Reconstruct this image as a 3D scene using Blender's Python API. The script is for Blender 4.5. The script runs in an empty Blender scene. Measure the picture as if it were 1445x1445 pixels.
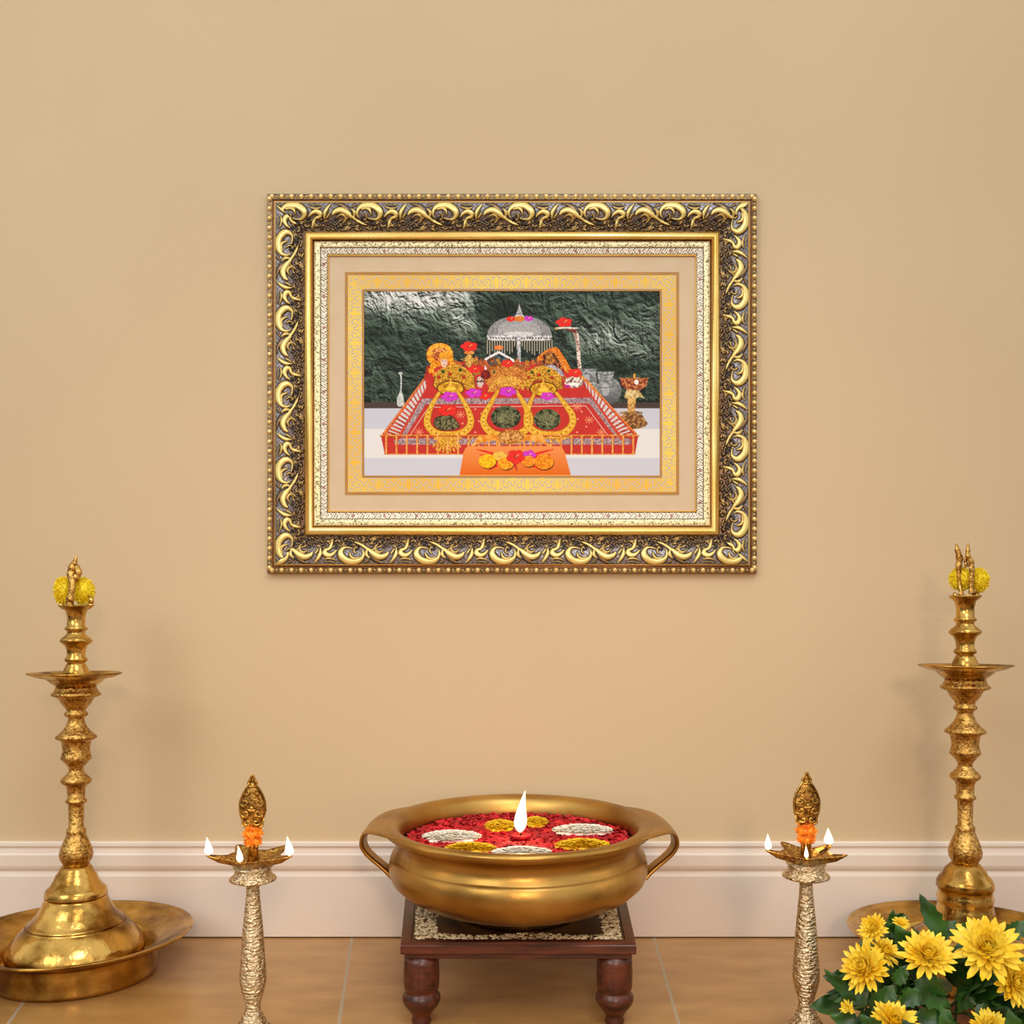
import bpy, bmesh, math, random
import numpy as np
from mathutils import Vector, Matrix, noise as mnoise
random.seed(7); rng = np.random.default_rng(11)
C = bpy.context.scene.collection
PI = math.pi
F, HY, CX, D, H = 1400.0, 885.0, 722.5, 1.573, 0.4888     # lens in pixels, horizon row, centre column, wall distance, eye height

def W(px, py, d):            # a point of the place d metres in front of the lens
    return Vector(((px-CX)*d/F, d-D, H-(py-HY)*d/F))

def s2l(c):
    c = np.asarray(c, dtype=float)/255.0
    return np.where(c <= 0.04045, c/12.92, ((c+0.055)/1.055)**2.4)
def L(r, g, b): 
    v = s2l((r, g, b)); return (float(v[0]), float(v[1]), float(v[2]), 1.0)

# ------------------------------------------------------------------ objects
def tag(o, label=None, cat=None, group=None, kind=None):
    if label: o['label'] = label
    if cat: o['category'] = cat
    if group: o['group'] = group
    if kind: o['kind'] = kind
    return o
def empty(name, loc, label, cat, group=None):
    o = bpy.data.objects.new(name, None); C.objects.link(o); o.location = loc
    o.empty_display_size = 0.02
    return tag(o, label, cat, group)
def link(name, me, mat, parent=None, smooth=True):
    if mat is not None and not me.materials: me.materials.append(mat)
    if smooth:
        me.polygons.foreach_set('use_smooth', [True]*len(me.polygons))
    o = bpy.data.objects.new(name, me); C.objects.link(o)
    if parent is not None:
        o.parent = parent
        w = Vector(parent.location)
        q = parent.parent
        while q is not None: w += q.location; q = q.parent
        me.transform(Matrix.Translation(-w))      # meshes are written in world coordinates
    return o
class MB:
    def __init__(s): s.v = []; s.f = []
    def add(s, vs, fs):
        n = len(s.v); s.v += [tuple(v) for v in vs]; s.f += [tuple(i+n for i in f) for f in fs]
    def mesh(s, name='m'):
        me = bpy.data.meshes.new(name); me.from_pydata(s.v, [], s.f); me.validate(); me.update(); return me
    def build(s, name, mat, parent=None, smooth=True):
        me = s.mesh(name); return link(name, me, mat, parent, smooth)
    def box(s, x0, x1, y0, y1, z0, z1):
        s.add([(x0,y0,z0),(x1,y0,z0),(x1,y1,z0),(x0,y1,z0),(x0,y0,z1),(x1,y0,z1),(x1,y1,z1),(x0,y1,z1)],
              [(0,3,2,1),(4,5,6,7),(0,1,5,4),(1,2,6,5),(2,3,7,6),(3,0,4,7)])
    def lathe(s, prof, c=(0,0,0), n=48, ky=1.0, fn=None):
        vs = []; m = len(prof)
        for r, z in prof:
            for k in range(n):
                a = 2*PI*k/n; rr = r*(fn(a, r, z) if fn else 1)
                vs.append((c[0]+rr*math.cos(a), c[1]+rr*ky*math.sin(a), c[2]+z))
        fs = [(i*n+k, i*n+(k+1)%n, (i+1)*n+(k+1)%n, (i+1)*n+k) for i in range(m-1) for k in range(n)]
        fs.append(tuple(range(n))[::-1]) ; fs.append(tuple((m-1)*n+k for k in range(n)))
        s.add(vs, fs)
    def tube(s, pts, rad, n=10, flat=1.0):
        pts = [Vector(p) for p in pts]; m = len(pts)
        if not hasattr(rad, '__len__'): rad = [rad]*m
        vs = []; up = Vector((0,1,0))
        for i in range(m):
            t = (pts[min(i+1,m-1)]-pts[max(i-1,0)]).normalized()
            a = up - t*up.dot(t)
            if a.length < 1e-3: a = Vector((1,0,0)) - t*t.x
            a.normalize(); b = t.cross(a)
            for k in range(n):
                q = 2*PI*k/n
                vs.append(pts[i] + a*(math.cos(q)*rad[i]*flat) + b*(math.sin(q)*rad[i]))
        fs = [(i*n+k, i*n+(k+1)%n, (i+1)*n+(k+1)%n, (i+1)*n+k) for i in range(m-1) for k in range(n)]
        fs.append(tuple(range(n))[::-1]); fs.append(tuple((m-1)*n+k for k in range(n)))
        s.add(vs, fs)
    def ball(s, c, r, n=10, m=6, rx=1, ry=1, rz=1, jit=0):
        vs = [(c[0],c[1],c[2]+r*rz)]
        for i in range(1, m):
            p = PI*i/m
            for k in range(n):
                a = 2*PI*k/n; q = r*(1+random.uniform(-jit, jit))
                vs.append((c[0]+q*rx*math.sin(p)*math.cos(a), c[1]+q*ry*math.sin(p)*math.sin(a), c[2]+q*rz*math.cos(p)))
        vs.append((c[0],c[1],c[2]-r*rz)); e = len(vs)-1
        fs = [(0, 1+k, 1+(k+1)%n) for k in range(n)]
        for i in range(m-2):
            fs += [(1+i*n+k, 1+(i+1)*n+k, 1+(i+1)*n+(k+1)%n, 1+i*n+(k+1)%n) for k in range(n)]
        fs += [(e, 1+(m-2)*n+(k+1)%n, 1+(m-2)*n+k) for k in range(n)]
        s.add(vs, fs)
def catmull(pts, k=6):
    P = [np.array(p, float) for p in pts]; out = []
    for i in range(len(P)-1):
        a, b, c, d = P[max(i-1,0)], P[i], P[i+1], P[min(i+2,len(P)-1)]
        for j in range(k):
            t = j/k
            out.append(0.5*((2*b)+(c-a)*t+(2*a-5*b+4*c-d)*t*t+(3*b-a-3*c+d)*t**3))
    out.append(P[-1]); return out

# ------------------------------------------------------------------ materials
def mat(name, base=(1,1,1,1), rough=0.5, metal=0.0, **kw):
    m = bpy.data.materials.new(name); m.use_nodes = True
    b = m.node_tree.nodes['Principled BSDF']
    b.inputs['Base Color'].default_value = base; b.inputs['Roughness'].default_value = rough; b.inputs['Metallic'].default_value = metal
    for k, v in kw.items(): b.inputs[k].default_value = v
    return m
def nd(m, t, **kw):
    n = m.node_tree.nodes.new(t)
    for k, v in kw.items():
        if k in n.inputs: n.inputs[k].default_value = v
        else: setattr(n, k, v)
    return n
def lk(m, a, b): m.node_tree.links.new(a, b)
def bsdf(m): return m.node_tree.nodes['Principled BSDF']
def mottle(m, c1, c2, scale, detail=5, lo=0.35, hi=0.65, bump=0, bscale=None, rough=None, stretch=None, bdist=0.002):
    co = nd(m, 'ShaderNodeTexCoord'); src = co.outputs['Object']
    if stretch:
        mp = nd(m, 'ShaderNodeMapping'); mp.inputs['Scale'].default_value = stretch; lk(m, src, mp.inputs['Vector']); src = mp.outputs[0]
    n = nd(m, 'ShaderNodeTexNoise'); n.inputs['Scale'].default_value = scale; n.inputs['Detail'].default_value = detail
    lk(m, src, n.inputs['Vector'])
    r = nd(m, 'ShaderNodeValToRGB'); r.color_ramp.elements[0].position = lo; r.color_ramp.elements[1].position = hi
    r.color_ramp.elements[0].color = c1; r.color_ramp.elements[1].color = c2
    lk(m, n.outputs['Fac'], r.inputs['Fac']); lk(m, r.outputs['Color'], bsdf(m).inputs['Base Color'])
    if rough:
        mr = nd(m, 'ShaderNodeMapRange'); mr.inputs['To Min'].default_value = rough[0]; mr.inputs['To Max'].default_value = rough[1]
        mr.inputs['From Min'].default_value = .3; mr.inputs['From Max'].default_value = .7
        lk(m, n.outputs['Fac'], mr.inputs['Value']); lk(m, mr.outputs[0], bsdf(m).inputs['Roughness'])
    if bump:
        n2 = nd(m, 'ShaderNodeTexNoise'); n2.inputs['Scale'].default_value = bscale or scale; n2.inputs['Detail'].default_value = 3
        lk(m, src, n2.inputs['Vector'])
        bp = nd(m, 'ShaderNodeBump'); bp.inputs['Strength'].default_value = bump; bp.inputs['Distance'].default_value = bdist
        lk(m, n2.outputs['Fac'], bp.inputs['Height']); lk(m, bp.outputs[0], bsdf(m).inputs['Normal'])
    return m
def vcol(name, rough=0.5, metal=0.0, bump=0, bscale=300, **kw):
    m = mat(name, (1,1,1,1), rough, metal, **kw)
    a = nd(m, 'ShaderNodeAttribute', attribute_name='Col'); lk(m, a.outputs['Color'], bsdf(m).inputs['Base Color'])
    return m
def paint(me, cols):
    a = me.color_attributes.new('Col', 'FLOAT_COLOR', 'POINT')
    c = np.ones((len(me.vertices), 4), dtype=np.float32); c[:, :3] = cols
    a.data.foreach_set('color', c.ravel())

M = {}
M['brass'] = mottle(mat('antique_brass', rough=.25, metal=1), L(126,86,30), L(218,176,94), 22, lo=.36, hi=.56, bump=.45, bscale=50, rough=(.30,.14), bdist=.003)
M['engraved'] = mottle(mat('engraved_brass', rough=.25, metal=1), L(140,98,40), L(216,172,96), 240, lo=.34, hi=.6, bump=.7, bscale=300, rough=(.2,.4), bdist=.002)
M['bowl'] = mottle(mat('brushed_bowl_brass', rough=.38, metal=1), L(146,106,48), L(208,166,92), 9, lo=.3, hi=.7, bump=.12, bscale=90, rough=(.3,.42))
M['plate'] = mottle(mat('plate_brass', rough=.25, metal=1), L(116,78,26), L(214,170,86), 14, lo=.36, hi=.58, bump=.5, bscale=26, rough=(.30,.14), bdist=.004)
M['hammered'] = mottle(mat('hammered_pale_brass', rough=.3, metal=1), L(190,164,118), L(240,222,188), 240, lo=.3, hi=.6, bump=1, bscale=150, rough=(.2,.36), stretch=(1,1,2.2), bdist=.005)
M['wood'] = mottle(mat('dark_red_wood', rough=.32), L(48,20,12), L(104,48,28), 18, lo=.3, hi=.7, bump=.15, bscale=60, stretch=(1,6,6))
M['dark_brass'] = mottle(mat('gap_shade_brass', rough=.4, metal=1), L(104,72,32), L(180,136,70), 200, lo=.4, hi=.6, bump=.6, bscale=300)  # finial body: shade of the gaps behind the scrolls put into the colour
M['panel'] = mottle(mat('brown_panel', rough=.4), L(52,30,14), L(88,56,26), 30)
M['stones'] = mottle(mat('cream_stone_chips', rough=.4), L(120,96,64), L(236,216,176), 120, lo=.35, hi=.55)
M['red_petal'] = mottle(mat('red_petals', rough=.6), L(150,8,24), L(222,28,40), 60)
M['white_petal'] = mottle(mat('white_petals', rough=.7), L(248,238,220), L(252,248,240), 80)
M['yellow_petal'] = mottle(mat('yellow_petals', rough=.6), L(232,176,8), L(250,220,30), 80)
M['mum'] = mottle(mat('chrysanthemum_petals', rough=.5), L(244,200,24), L(254,232,80), 60)
M['puff'] = mottle(mat('yellow_fluffy_petals', rough=.7), L(236,206,10), L(252,236,50), 90)
M['orange_petal'] = mottle(mat('orange_petals', rough=.6), L(232,120,16), L(250,176,50), 150)
M['leaf'] = mottle(mat('green_leaves', rough=.38), L(22,54,14), L(54,100,32), 22)
M['stem'] = mat('green_stems', L(60,84,34), .5)
M['soil'] = mat('dark_soil', L(30,22,16), .9)
M['pot'] = mottle(mat('terracotta', rough=.7), L(130,70,40), L(160,90,56), 20)
M['wick'] = mat('burnt_wick', L(60,40,26), .8)
M['wax'] = mat('white_wax', L(240,226,200), .4)
def flame_mat(name, col, s):
    m = mat(name, (0,0,0,1), 1); b = bsdf(m)
    b.inputs['Emission Color'].default_value = col; b.inputs['Emission Strength'].default_value = s
    return m
M['flame'] = flame_mat('flame_glow', (1,.80,.48,1), 7)
fmt = M['flame']; tcn = nd(fmt, 'ShaderNodeTexCoord'); sz = nd(fmt, 'ShaderNodeSeparateXYZ'); lk(fmt, tcn.outputs['Generated'], sz.inputs[0])
fr_ = nd(fmt, 'ShaderNodeValToRGB'); fe = fr_.color_ramp.elements; fe[0].position = 0; fe[0].color = (1,.42,.10,1); fe[1].position = 1; fe[1].color = (1,.66,.28,1); q_ = fe.new(.22); q_.color = (1,.84,.56,1); q_ = fe.new(.7); q_.color = (1,.84,.56,1)
lk(fmt, sz.outputs['Z'], fr_.inputs[0]); lk(fmt, fr_.outputs[0], bsdf(fmt).inputs['Emission Color'])

# ------------------------------------------------------------------ the setting
def plane(name, vs, m, kind='structure'):
    b = MB(); b.add(vs, [(0,1,2,3)]); o = b.build(name, m, None, False); o['kind'] = kind; return o
wm = mottle(mat('warm_plaster', rough=.75), L(208,184,146), L(214,191,154), 1.2, detail=3)
n2 = nd(wm, 'ShaderNodeTexNoise'); n2.inputs['Scale'].default_value = 130; n2.inputs['Detail'].default_value = 3
co = nd(wm, 'ShaderNodeTexCoord'); mp = nd(wm, 'ShaderNodeMapping'); mp.inputs['Scale'].default_value = (1,1,1.6)
lk(wm, co.outputs['Object'], mp.inputs[0]); lk(wm, mp.outputs[0], n2.inputs['Vector'])
bp = nd(wm, 'ShaderNodeBump'); bp.inputs['Strength'].default_value = .16; bp.inputs['Distance'].default_value = .002
lk(wm, n2.outputs['Fac'], bp.inputs['Height']); lk(wm, bp.outputs[0], bsdf(wm).inputs['Normal'])
b = MB(); b.box(-2.2, 2.2, 0, .08, 0, 2.6); b.build('wall_back', wm, None, False)['kind'] = 'structure'

fm = mat('tan_floor_tiles', rough=.3)
co = nd(fm, 'ShaderNodeTexCoord'); mp = nd(fm, 'ShaderNodeMapping'); mp.inputs['Scale'].default_value = (1.6,4,1)
lk(fm, co.outputs['Object'], mp.inputs[0])
n1 = nd(fm, 'ShaderNodeTexNoise'); n1.inputs['Scale'].default_value = 7; n1.inputs['Detail'].default_value = 6; lk(fm, mp.outputs[0], n1.inputs['Vector'])
rp = nd(fm, 'ShaderNodeValToRGB'); e = rp.color_ramp.elements; e[0].position = .3; e[0].color = L(166,120,66); e[1].position = .72; e[1].color = L(190,142,84)
lk(fm, n1.outputs['Fac'], rp.inputs[0])
sx = nd(fm, 'ShaderNodeSeparateXYZ'); lk(fm, co.outputs['Object'], sx.inputs[0])
prev = None
def mth(op, a, b_=None):
    n = nd(fm, 'ShaderNodeMath', operation=op)
    for i, v in enumerate((a, b_)):
        if v is None: continue
        if isinstance(v, (int, float)): n.inputs[i].default_value = v
        else: lk(fm, v, n.inputs[i])
    return n.outputs[0]
for a, b_ in ((-.70,-.225), (-.2534,-.114), (.2242,.053), (.70,.20)):
    t = mth('ABSOLUTE', mth('SUBTRACT', sx.outputs['X'], mth('ADD', mth('MULTIPLY', sx.outputs['Y'], b_), a)))
    prev = t if prev is None else mth('MINIMUM', prev, t)
gm = mth('LESS_THAN', prev, .0021)
mx = nd(fm, 'ShaderNodeMix', data_type='RGBA'); lk(fm, gm, mx.inputs['Factor']); lk(fm, rp.outputs[0], mx.inputs[6]); mx.inputs[7].default_value = L(176,158,132)
lk(fm, mx.outputs[2], bsdf(fm).inputs['Base Color'])
lk(fm, mth('ADD', mth('MULTIPLY', gm, .4), .3), bsdf(fm).inputs['Roughness'])
b = MB(); b.box(-2.2, 2.2, -4.2, .08, -.05, 0); b.build('floor', fm, None, False)['kind'] = 'structure'

def Zw(py, p): return H-(py-HY)*(D-p)/F
prof = [(1187,.0),(1187,.006),(1190,.010),(1194,.0105),(1197,.006),(1202,.0065),(1204,.013),(1207,.0145),(1222,.0145),(1226,.013),(1229,.009),(1231,.0088),(1234,.0125),(1237,.0135)]
pf = [(p, Zw(y, p)) for y, p in prof] + [(.0135, 0.0022), (.0, 0.0022)]
b = MB(); n = len(pf)
b.add([(x, -p, z) for x in (-2.2, 2.2) for p, z in pf], [(i, i+1, n+i+1, n+i) for i in range(n-1)])
bm_ = mottle(mat('cream_white_baseboard', rough=.35), L(228,212,198), L(234,220,206), 3)
b.build('baseboard_back', bm_, None, False)['kind'] = 'structure'

# ------------------------------------------------------------------ picture frame
X0, X1, Y0, Y1 = 377.0, 1068.0, 274.0, 808.0
def ringpt(o, p, k):
    px = (X0+o, X1-o, X1-o, X0+o)[k]; py = (Y0+o, Y0+o, Y1-o, Y1-o)[k]
    return W(px, py, D-p)
def ring_strip(mb, prof):
    vs = [ringpt(o, p, k) for o, p in prof for k in range(4)]; m = len(prof)
    mb.add(vs, [(i*4+k, (i+1)*4+k, (i+1)*4+(k+1)%4, i*4+(k+1)%4) for i in range(m-1) for k in range(4)])
gold_frame = mottle(mat('polished_gilt', rough=.22, metal=.75), L(226,180,88), L(252,222,140), 9, lo=.3, hi=.7)
brown_gilt = mottle(mat('brown_toned_gilt', rough=.35, metal=.5), L(104,58,26), L(140,86,40), 20)
pale_gilt = mottle(mat('pale_granulated_gilt', rough=.4, metal=.3), L(120,108,70), L(248,238,190), 420, detail=2, lo=.36, hi=.5, bump=.6, bscale=420, bdist=.001)
frame = empty('framed_picture', W(722.5, 808, D), 'wide ornate gold and pewter picture frame with a shrine print, hanging on the beige wall', 'picture')
b = MB(); ring_strip(b, [(0,.0),(0,.012),(7.4,.013),(8,.0100),(10,.0100),(10.6,.012),(11.4,.012)])
b.build('outer_moulding', mottle(mat('pale_gilt_rim', rough=.4, metal=.4), L(92,70,42), L(150,122,76), 300, lo=.4, hi=.6), frame, False)
b = MB(); ring_strip(b, [(7.2,.0132),(7.5,.0112),(10.2,.0112)]); b.build('brown_groove', brown_gilt, frame, False)
# beads along the rim
b = MB(); sp = 13.7
for side in range(4):
    Ls = (X1-X0) if side % 2 == 0 else (Y1-Y0); m = round(Ls/sp)
    for i in range(m):
        t = (i+.5)*Ls/m
        for q, (rr, st, hh) in enumerate(((3.5, 1.0, .0044), (1.3, .8, .0022))):
            tt = t + (0 if q == 0 else Ls/m*.5); o = 3.6
            if tt > Ls-4: continue
            px, py = ((X0+tt, Y0+o), (X1-o, Y0+tt), (X0+tt, Y1-o), (X0+o, Y0+tt))[side]
            c = W(px, py, D-.0122); r = rr*D/F
            b.ball(c, r, 10, 6, 1, hh/r, 1)
b.build('beaded_rim', mottle(mat('pale_gilt_beads', rough=.3, metal=.5), L(236,196,118), L(254,232,170), 200), frame)
b = MB(); ring_strip(b, [(9.8,.0108),(10.4,.0165),(11.5,.017),(12.0,.0155)]); b.build('rim_fillet', gold_frame, frame, False)

# carved band : a tile of scroll strokes turned into a height field
S6 = 6.568; P = 107.0; RES = 2.5; TW, TH = int(P*RES), int(42*RES)
Ht = np.zeros((TH, TW)); Kt = np.zeros((TH, TW))
gy, gx = np.mgrid[0:TH, 0:TW]; gx = gx/RES; gy = gy/RES
def carve(pts, w, h=1.0, k=1.0, groove=True):
    q = [(x/S6, y/S6, ww/S6*.5) for (x, y), ww in zip(pts, w)]
    for x, y, ww in catmull(q, 10):
        for sh in (-P, 0, P):
            d2 = (gx-x-sh)**2+(gy-y)**2; ww = max(ww*1.3, .35)
            m = d2 < (ww*1.25)**2
            v = h*np.clip(1-d2/(ww*1.25)**2, 0, 1)**.75
            up = m & (v > Ht); Ht[up] = v[up]; Kt[up] = k
carve([(0,40),(30,20),(45,15)], [6,14,6], .6, .4)
carve([(0,55),(25,90),(18,150)], [8,22,6], .8)
carve([(70,140),(52,110),(60,62),(100,28),(160,18),(215,34),(258,75),(262,118),(232,152),(180,150),(150,140)], [4,12,20,30,36,38,38,28,16,8,4])
carve([(95,60),(140,48),(170,72),(178,105)], [8,20,18,8], .8, 1)
carve([(120,95),(140,120),(130,160)], [6,14,6], .7, .8)
carve([(300,30),(340,48),(390,50),(420,40)], [4,12,12,4], .75)
carve([(310,10),(360,20),(420,22)], [4,10,4], .6)
carve([(305,128),(330,98),(370,80),(408,98),(404,130),(372,142),(352,172),(340,215)], [8,18,28,30,20,18,20,8])
carve([(512,8),(480,45),(455,90),(450,150)], [4,18,22,6])
carve([(470,140),(490,110),(500,90)], [10,14,5], .8)
carve([(525,110),(548,82),(595,66),(640,82),(690,120),(745,160),(800,190),(840,205)], [10,26,34,34,26,22,20,8])
carve([(560,140),(600,110),(640,128),(645,160),(620,185)], [5,14,16,14,6], .8, .7)
carve([(580,6),(640,36),(690,90)], [4,22,6], .6, .1)
carve([(610,4),(680,50),(705,100)], [4,12,4], .5, .1)
carve([(540,6),(600,20),(640,50)], [4,10,4], .6, .3)
rs = random.Random(3)
for i in range(120):
    x = rs.uniform(0, 703); y = rs.uniform(150, 255); a = rs.uniform(-.9, .9); l = rs.uniform(16, 46)
    carve([(x,y),(x+l*.5*math.cos(a), y+l*.5*math.sin(a)-6),(x+l*math.cos(a), y+l*math.sin(a))], [3,rs.uniform(8,18),3], rs.uniform(.45,.66), rs.uniform(.2,.6))
def vnoise(h, w, sc, seed):
    r = np.random.default_rng(seed); gh, gw = int(h/sc)+3, int(w/sc)+3; g = r.random((gh, gw))
    y = np.arange(h)/sc; x = np.arange(w)/sc; yi = y.astype(int); xi = x.astype(int)
    fy = (y-yi)[:, None]; fx = (x-xi)[None, :]; fy = fy*fy*(3-2*fy); fx = fx*fx*(3-2*fx)
    a = g[yi][:, xi]; b_ = g[yi][:, xi+1]; c = g[yi+1][:, xi]; d = g[yi+1][:, xi+1]
    return (a*(1-fx)+b_*fx)*(1-fy)+(c*(1-fx)+d*fx)*fy
def fbm(h, w, sc, seed, o=4):
    t = 0; a = 1; s = 0
    for i in range(o):
        t = t+a*vnoise(h, w, max(sc, 1.01), seed+i); s += a; a *= .55; sc *= .5
    return t/s
def band_sample(s, t):
    xi = ((s % P)*RES).astype(int) % TW; yi = np.clip((t*RES).astype(int), 0, TH-1)
    return Ht[yi, xi], Kt[yi, xi]
def ring_grid(name, o0, o1, base_p, amp, step, sampler, colorer, m, parent):
    verts = []; faces = []; cols = []; nt = int((o1-o0)/step)+1
    for side in range(4):
        Ls = (X1-X0) if side % 2 == 0 else (Y1-Y0); ns = int(Ls/step)
        tt = np.linspace(0, o1-o0, nt); k = np.linspace(0, 1, ns)
        T, K = np.meshgrid(tt, k, indexing='ij'); o = o0+T
        s = o+(Ls-2*o)*K
        h, kk = sampler(s-o0, T)
        if side == 0: px, py = X0+s, Y0+o
        elif side == 1: px, py = X1-o, Y0+s
        elif side == 2: px, py = X1-s, Y1-o
        else: px, py = X0+o, Y1-s
        p = base_p(T)+amp*h; d = D-p
        vs = np.stack([(px-CX)*d/F, d-D, H-(py-HY)*d/F], -1).reshape(-1, 3)
        n0 = sum(len(v) for v in verts); verts.append(vs); cols.append(colorer(h, kk, s, T).reshape(-1, 3))
        i, j = np.meshgrid(np.arange(nt-1), np.arange(ns-1), indexing='ij'); q = (i*ns+j).ravel()+n0
        faces.append(np.stack([q, q+ns, q+ns+1, q+1], -1))
    return np_mesh(name, np.concatenate(verts), np.concatenate(faces), np.concatenate(cols), m, parent)
def np_mesh(name, V, Fc, cols, m, parent):
    me = bpy.data.meshes.new(name); nv, nf = len(V), len(Fc)
    me.vertices.add(nv); me.vertices.foreach_set('co', V.astype(np.float32).ravel())
    me.loops.add(nf*4); me.loops.foreach_set('vertex_index', Fc.astype(np.int32).ravel())
    me.polygons.add(nf); me.polygons.foreach_set('loop_start', np.arange(0, nf*4, 4, dtype=np.int32))
    me.update(calc_edges=True); me.validate()
    paint(me, cols); return link(name, me, m, parent, True)
GR = s2l((112,102,104)); BK = s2l((26,20,20)); GO = s2l((214,182,94)); HI = s2l((252,232,150)); BR = s2l((104,78,56)); CR = s2l((196,150,96)); SV = s2l((190,184,190))
def band_col(h, k, s, t):
    n = rng.random(h.shape)[..., None]
    bgm = np.clip((t-19)/12, 0, 1)[..., None]
    wt = (.5+.5*np.sin(s*.9+3*np.sin(t*.6)))[..., None]
    bg = (GR*(1-wt*.5)+SV*wt*.5)*(1-bgm)+BR*bgm; bg = bg*(.65+.6*n)
    hh = h[..., None]; kk = k[..., None]
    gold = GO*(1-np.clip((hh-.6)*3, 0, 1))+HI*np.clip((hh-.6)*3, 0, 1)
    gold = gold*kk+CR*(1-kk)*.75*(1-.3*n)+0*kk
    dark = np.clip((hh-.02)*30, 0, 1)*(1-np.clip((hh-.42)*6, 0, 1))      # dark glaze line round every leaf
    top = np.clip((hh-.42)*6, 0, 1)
    vein = ((np.sin(s*2.3-t*1.5+np.sin(s*.25)*2) > .72) & (h < .86) & (h > .4))[..., None]*.6; gold = gold*(1-vein)+s2l((96,66,34))*vein
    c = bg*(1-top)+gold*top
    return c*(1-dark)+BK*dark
def band_p(t):
    u = t/40.5
    return .0165+.004*np.sin(np.clip(u*1.6,0,1)*PI)-.006*u
ring_grid('carved_band', 12.0, 52.5, band_p, .0042, .55, band_sample, band_col, vcol('antiqued_gilt_carving', .32, .35), frame)
b = MB(); ring_strip(b, [(52.2,.0100),(53,.013)]+[(58.5-5.5*math.cos(a), .013+.008*math.sin(a)) for a in np.linspace(0.1,PI-.1,12)]+[(64.2,.0120),(64.6,.0085)])
me = b.build('gilt_roll', gold_frame, frame, True)
b = MB(); ring_strip(b, [(64.4,.0085),(66,.0085)]); b.build('shadow_groove', brown_gilt, frame, False)
b = MB(); ring_strip(b, [(65.9,.0084),(66.2,.0115)]+[(70.8-4.4*math.cos(a), .0115+.0018*math.sin(a)) for a in np.linspace(0,PI,8)]+[(75.4,.0105)])
b.build('granulated_fillet', pale_gilt, frame, False)
def orn_s(s, t):
    v = np.sin(s*2*PI/5.3+1.2*np.sin(t*.9))*np.sin(t*2*PI/4.7+np.sin(s*.35)*1.5)+.6*np.sin(s*2*PI/3.4+t*1.1)
    e = np.clip(t/1.0, 0, 1)*np.clip((9.6-t)/1.2, 0, 1)
    return np.clip(.55+v*.45, 0, 1)*e, (np.cos(s*2*PI/45) > .97).astype(float)
def orn_c(h, k, s, t):
    a = s2l((70,54,44)); c = s2l((246,238,220)); r = s2l((150,60,50)); hh = np.clip((h-.08)*2.4, 0, 1)[..., None]
    o = a*(1-hh)+c*hh; kk = (k*((t > 3) & (t < 7)))[..., None]*.7
    o = o*(1-kk)+r*kk
    ln = (t < .9)[..., None]; return np.where(ln, s2l((60,56,40)), o)
ring_grid('ornamented_fillet', 75.3, 85.0, lambda t: .0105-.0002*t, .0012, .6, orn_s, orn_c, vcol('pale_gilt_ornament', .4, .2), frame)
b = MB(); ring_strip(b, [(84.9,.0084),(85.2,.0098),(86.3,.0104),(87.2,.0088),(87.4,.0068)]); b.build('inner_lip', gold_frame, frame, False)
b = MB(); ring_strip(b, [(87.2,.0070),(114,.0070)]); b.build('mat_board', mottle(mat('beige_mat_board', rough=.8), L(211,188,156), L(215,193,162), 30), frame, False)

# filigree border of the mat
T2 = 42.0; R2 = 5; fh, fw = int(20.5*R2), int(T2*R2); FM = np.zeros((fh, fw)); qy, qx = np.mgrid[0:fh, 0:fw]; qx = qx/R2; qy = qy/R2
def fil(pts, w):
    for x, y, ww in catmull([(a, b_, c) for (a, b_), c in zip(pts, w)], 10):
        for mir in (0, 1):
            X = T2-x if mir else x
            for sh in (-T2, 0, T2): FM[(qx-X-sh)**2+(qy-y)**2 < (ww*.5)**2] = 1
fil([(0,3),(2,8),(1,14),(0,19)], [2,4,4,2])
fil([(3,18),(6,14),(6,8),(9,4),(13,3.5),(16.5,6),(17,10.5),(14,14),(10.5,12.5),(10.5,9.5),(13,9)], [1.4,2.2,2.6,2.6,2.4,2.2,2.2,2.4,2.6,2.8,3])
fil([(6,18.5),(11,17),(16,17.5),(20,15),(21,11)], [1,2.4,2.4,2.2,1.6])
fil([(21,2),(20.5,5),(21,8)], [4,4,2]); fil([(2,2),(6,1.5),(10,.8)], [1.5,2.2,1]); fil([(21,20),(19,18)], [3,2]); fil([(13,.8),(18,2),(19,5)], [1,1.8,1])
def fil_s(s, t):
    xi = ((s % T2)*R2).astype(int) % fw; yi = np.clip((t*R2).astype(int), 0, fh-1); return FM[yi, xi], s*0
def fil_c(h, k, s, t):
    w = (.5+.5*np.sin(s*.021+.8))[..., None]; g = s2l((246,214,92))*w+s2l((238,188,72))*(1-w)
    return np.where(h[..., None] > .5, g, s2l((204,186,162)))
line_m = mottle(mat('ochre_line', rough=.4), L(172,118,28), L(184,130,36), 20)
b = MB(); ring_strip(b, [(109.8,.0071),(110,.0078),(113.6,.0078),(113.8,.0071)]); b.build('ochre_line', line_m, frame, False)
ring_grid('filigree_border', 113.5, 134.3, lambda t: .0073+0*t, 0, .45, fil_s, fil_c, vcol('gold_foil_border', .4, 0, **{'Specular IOR Level': .25}), frame)
b = MB(); ring_strip(b, [(134,.0072),(134.2,.0078),(136.8,.0078),(137,.0066)]); b.build('ochre_line', line_m, frame, False)

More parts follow.
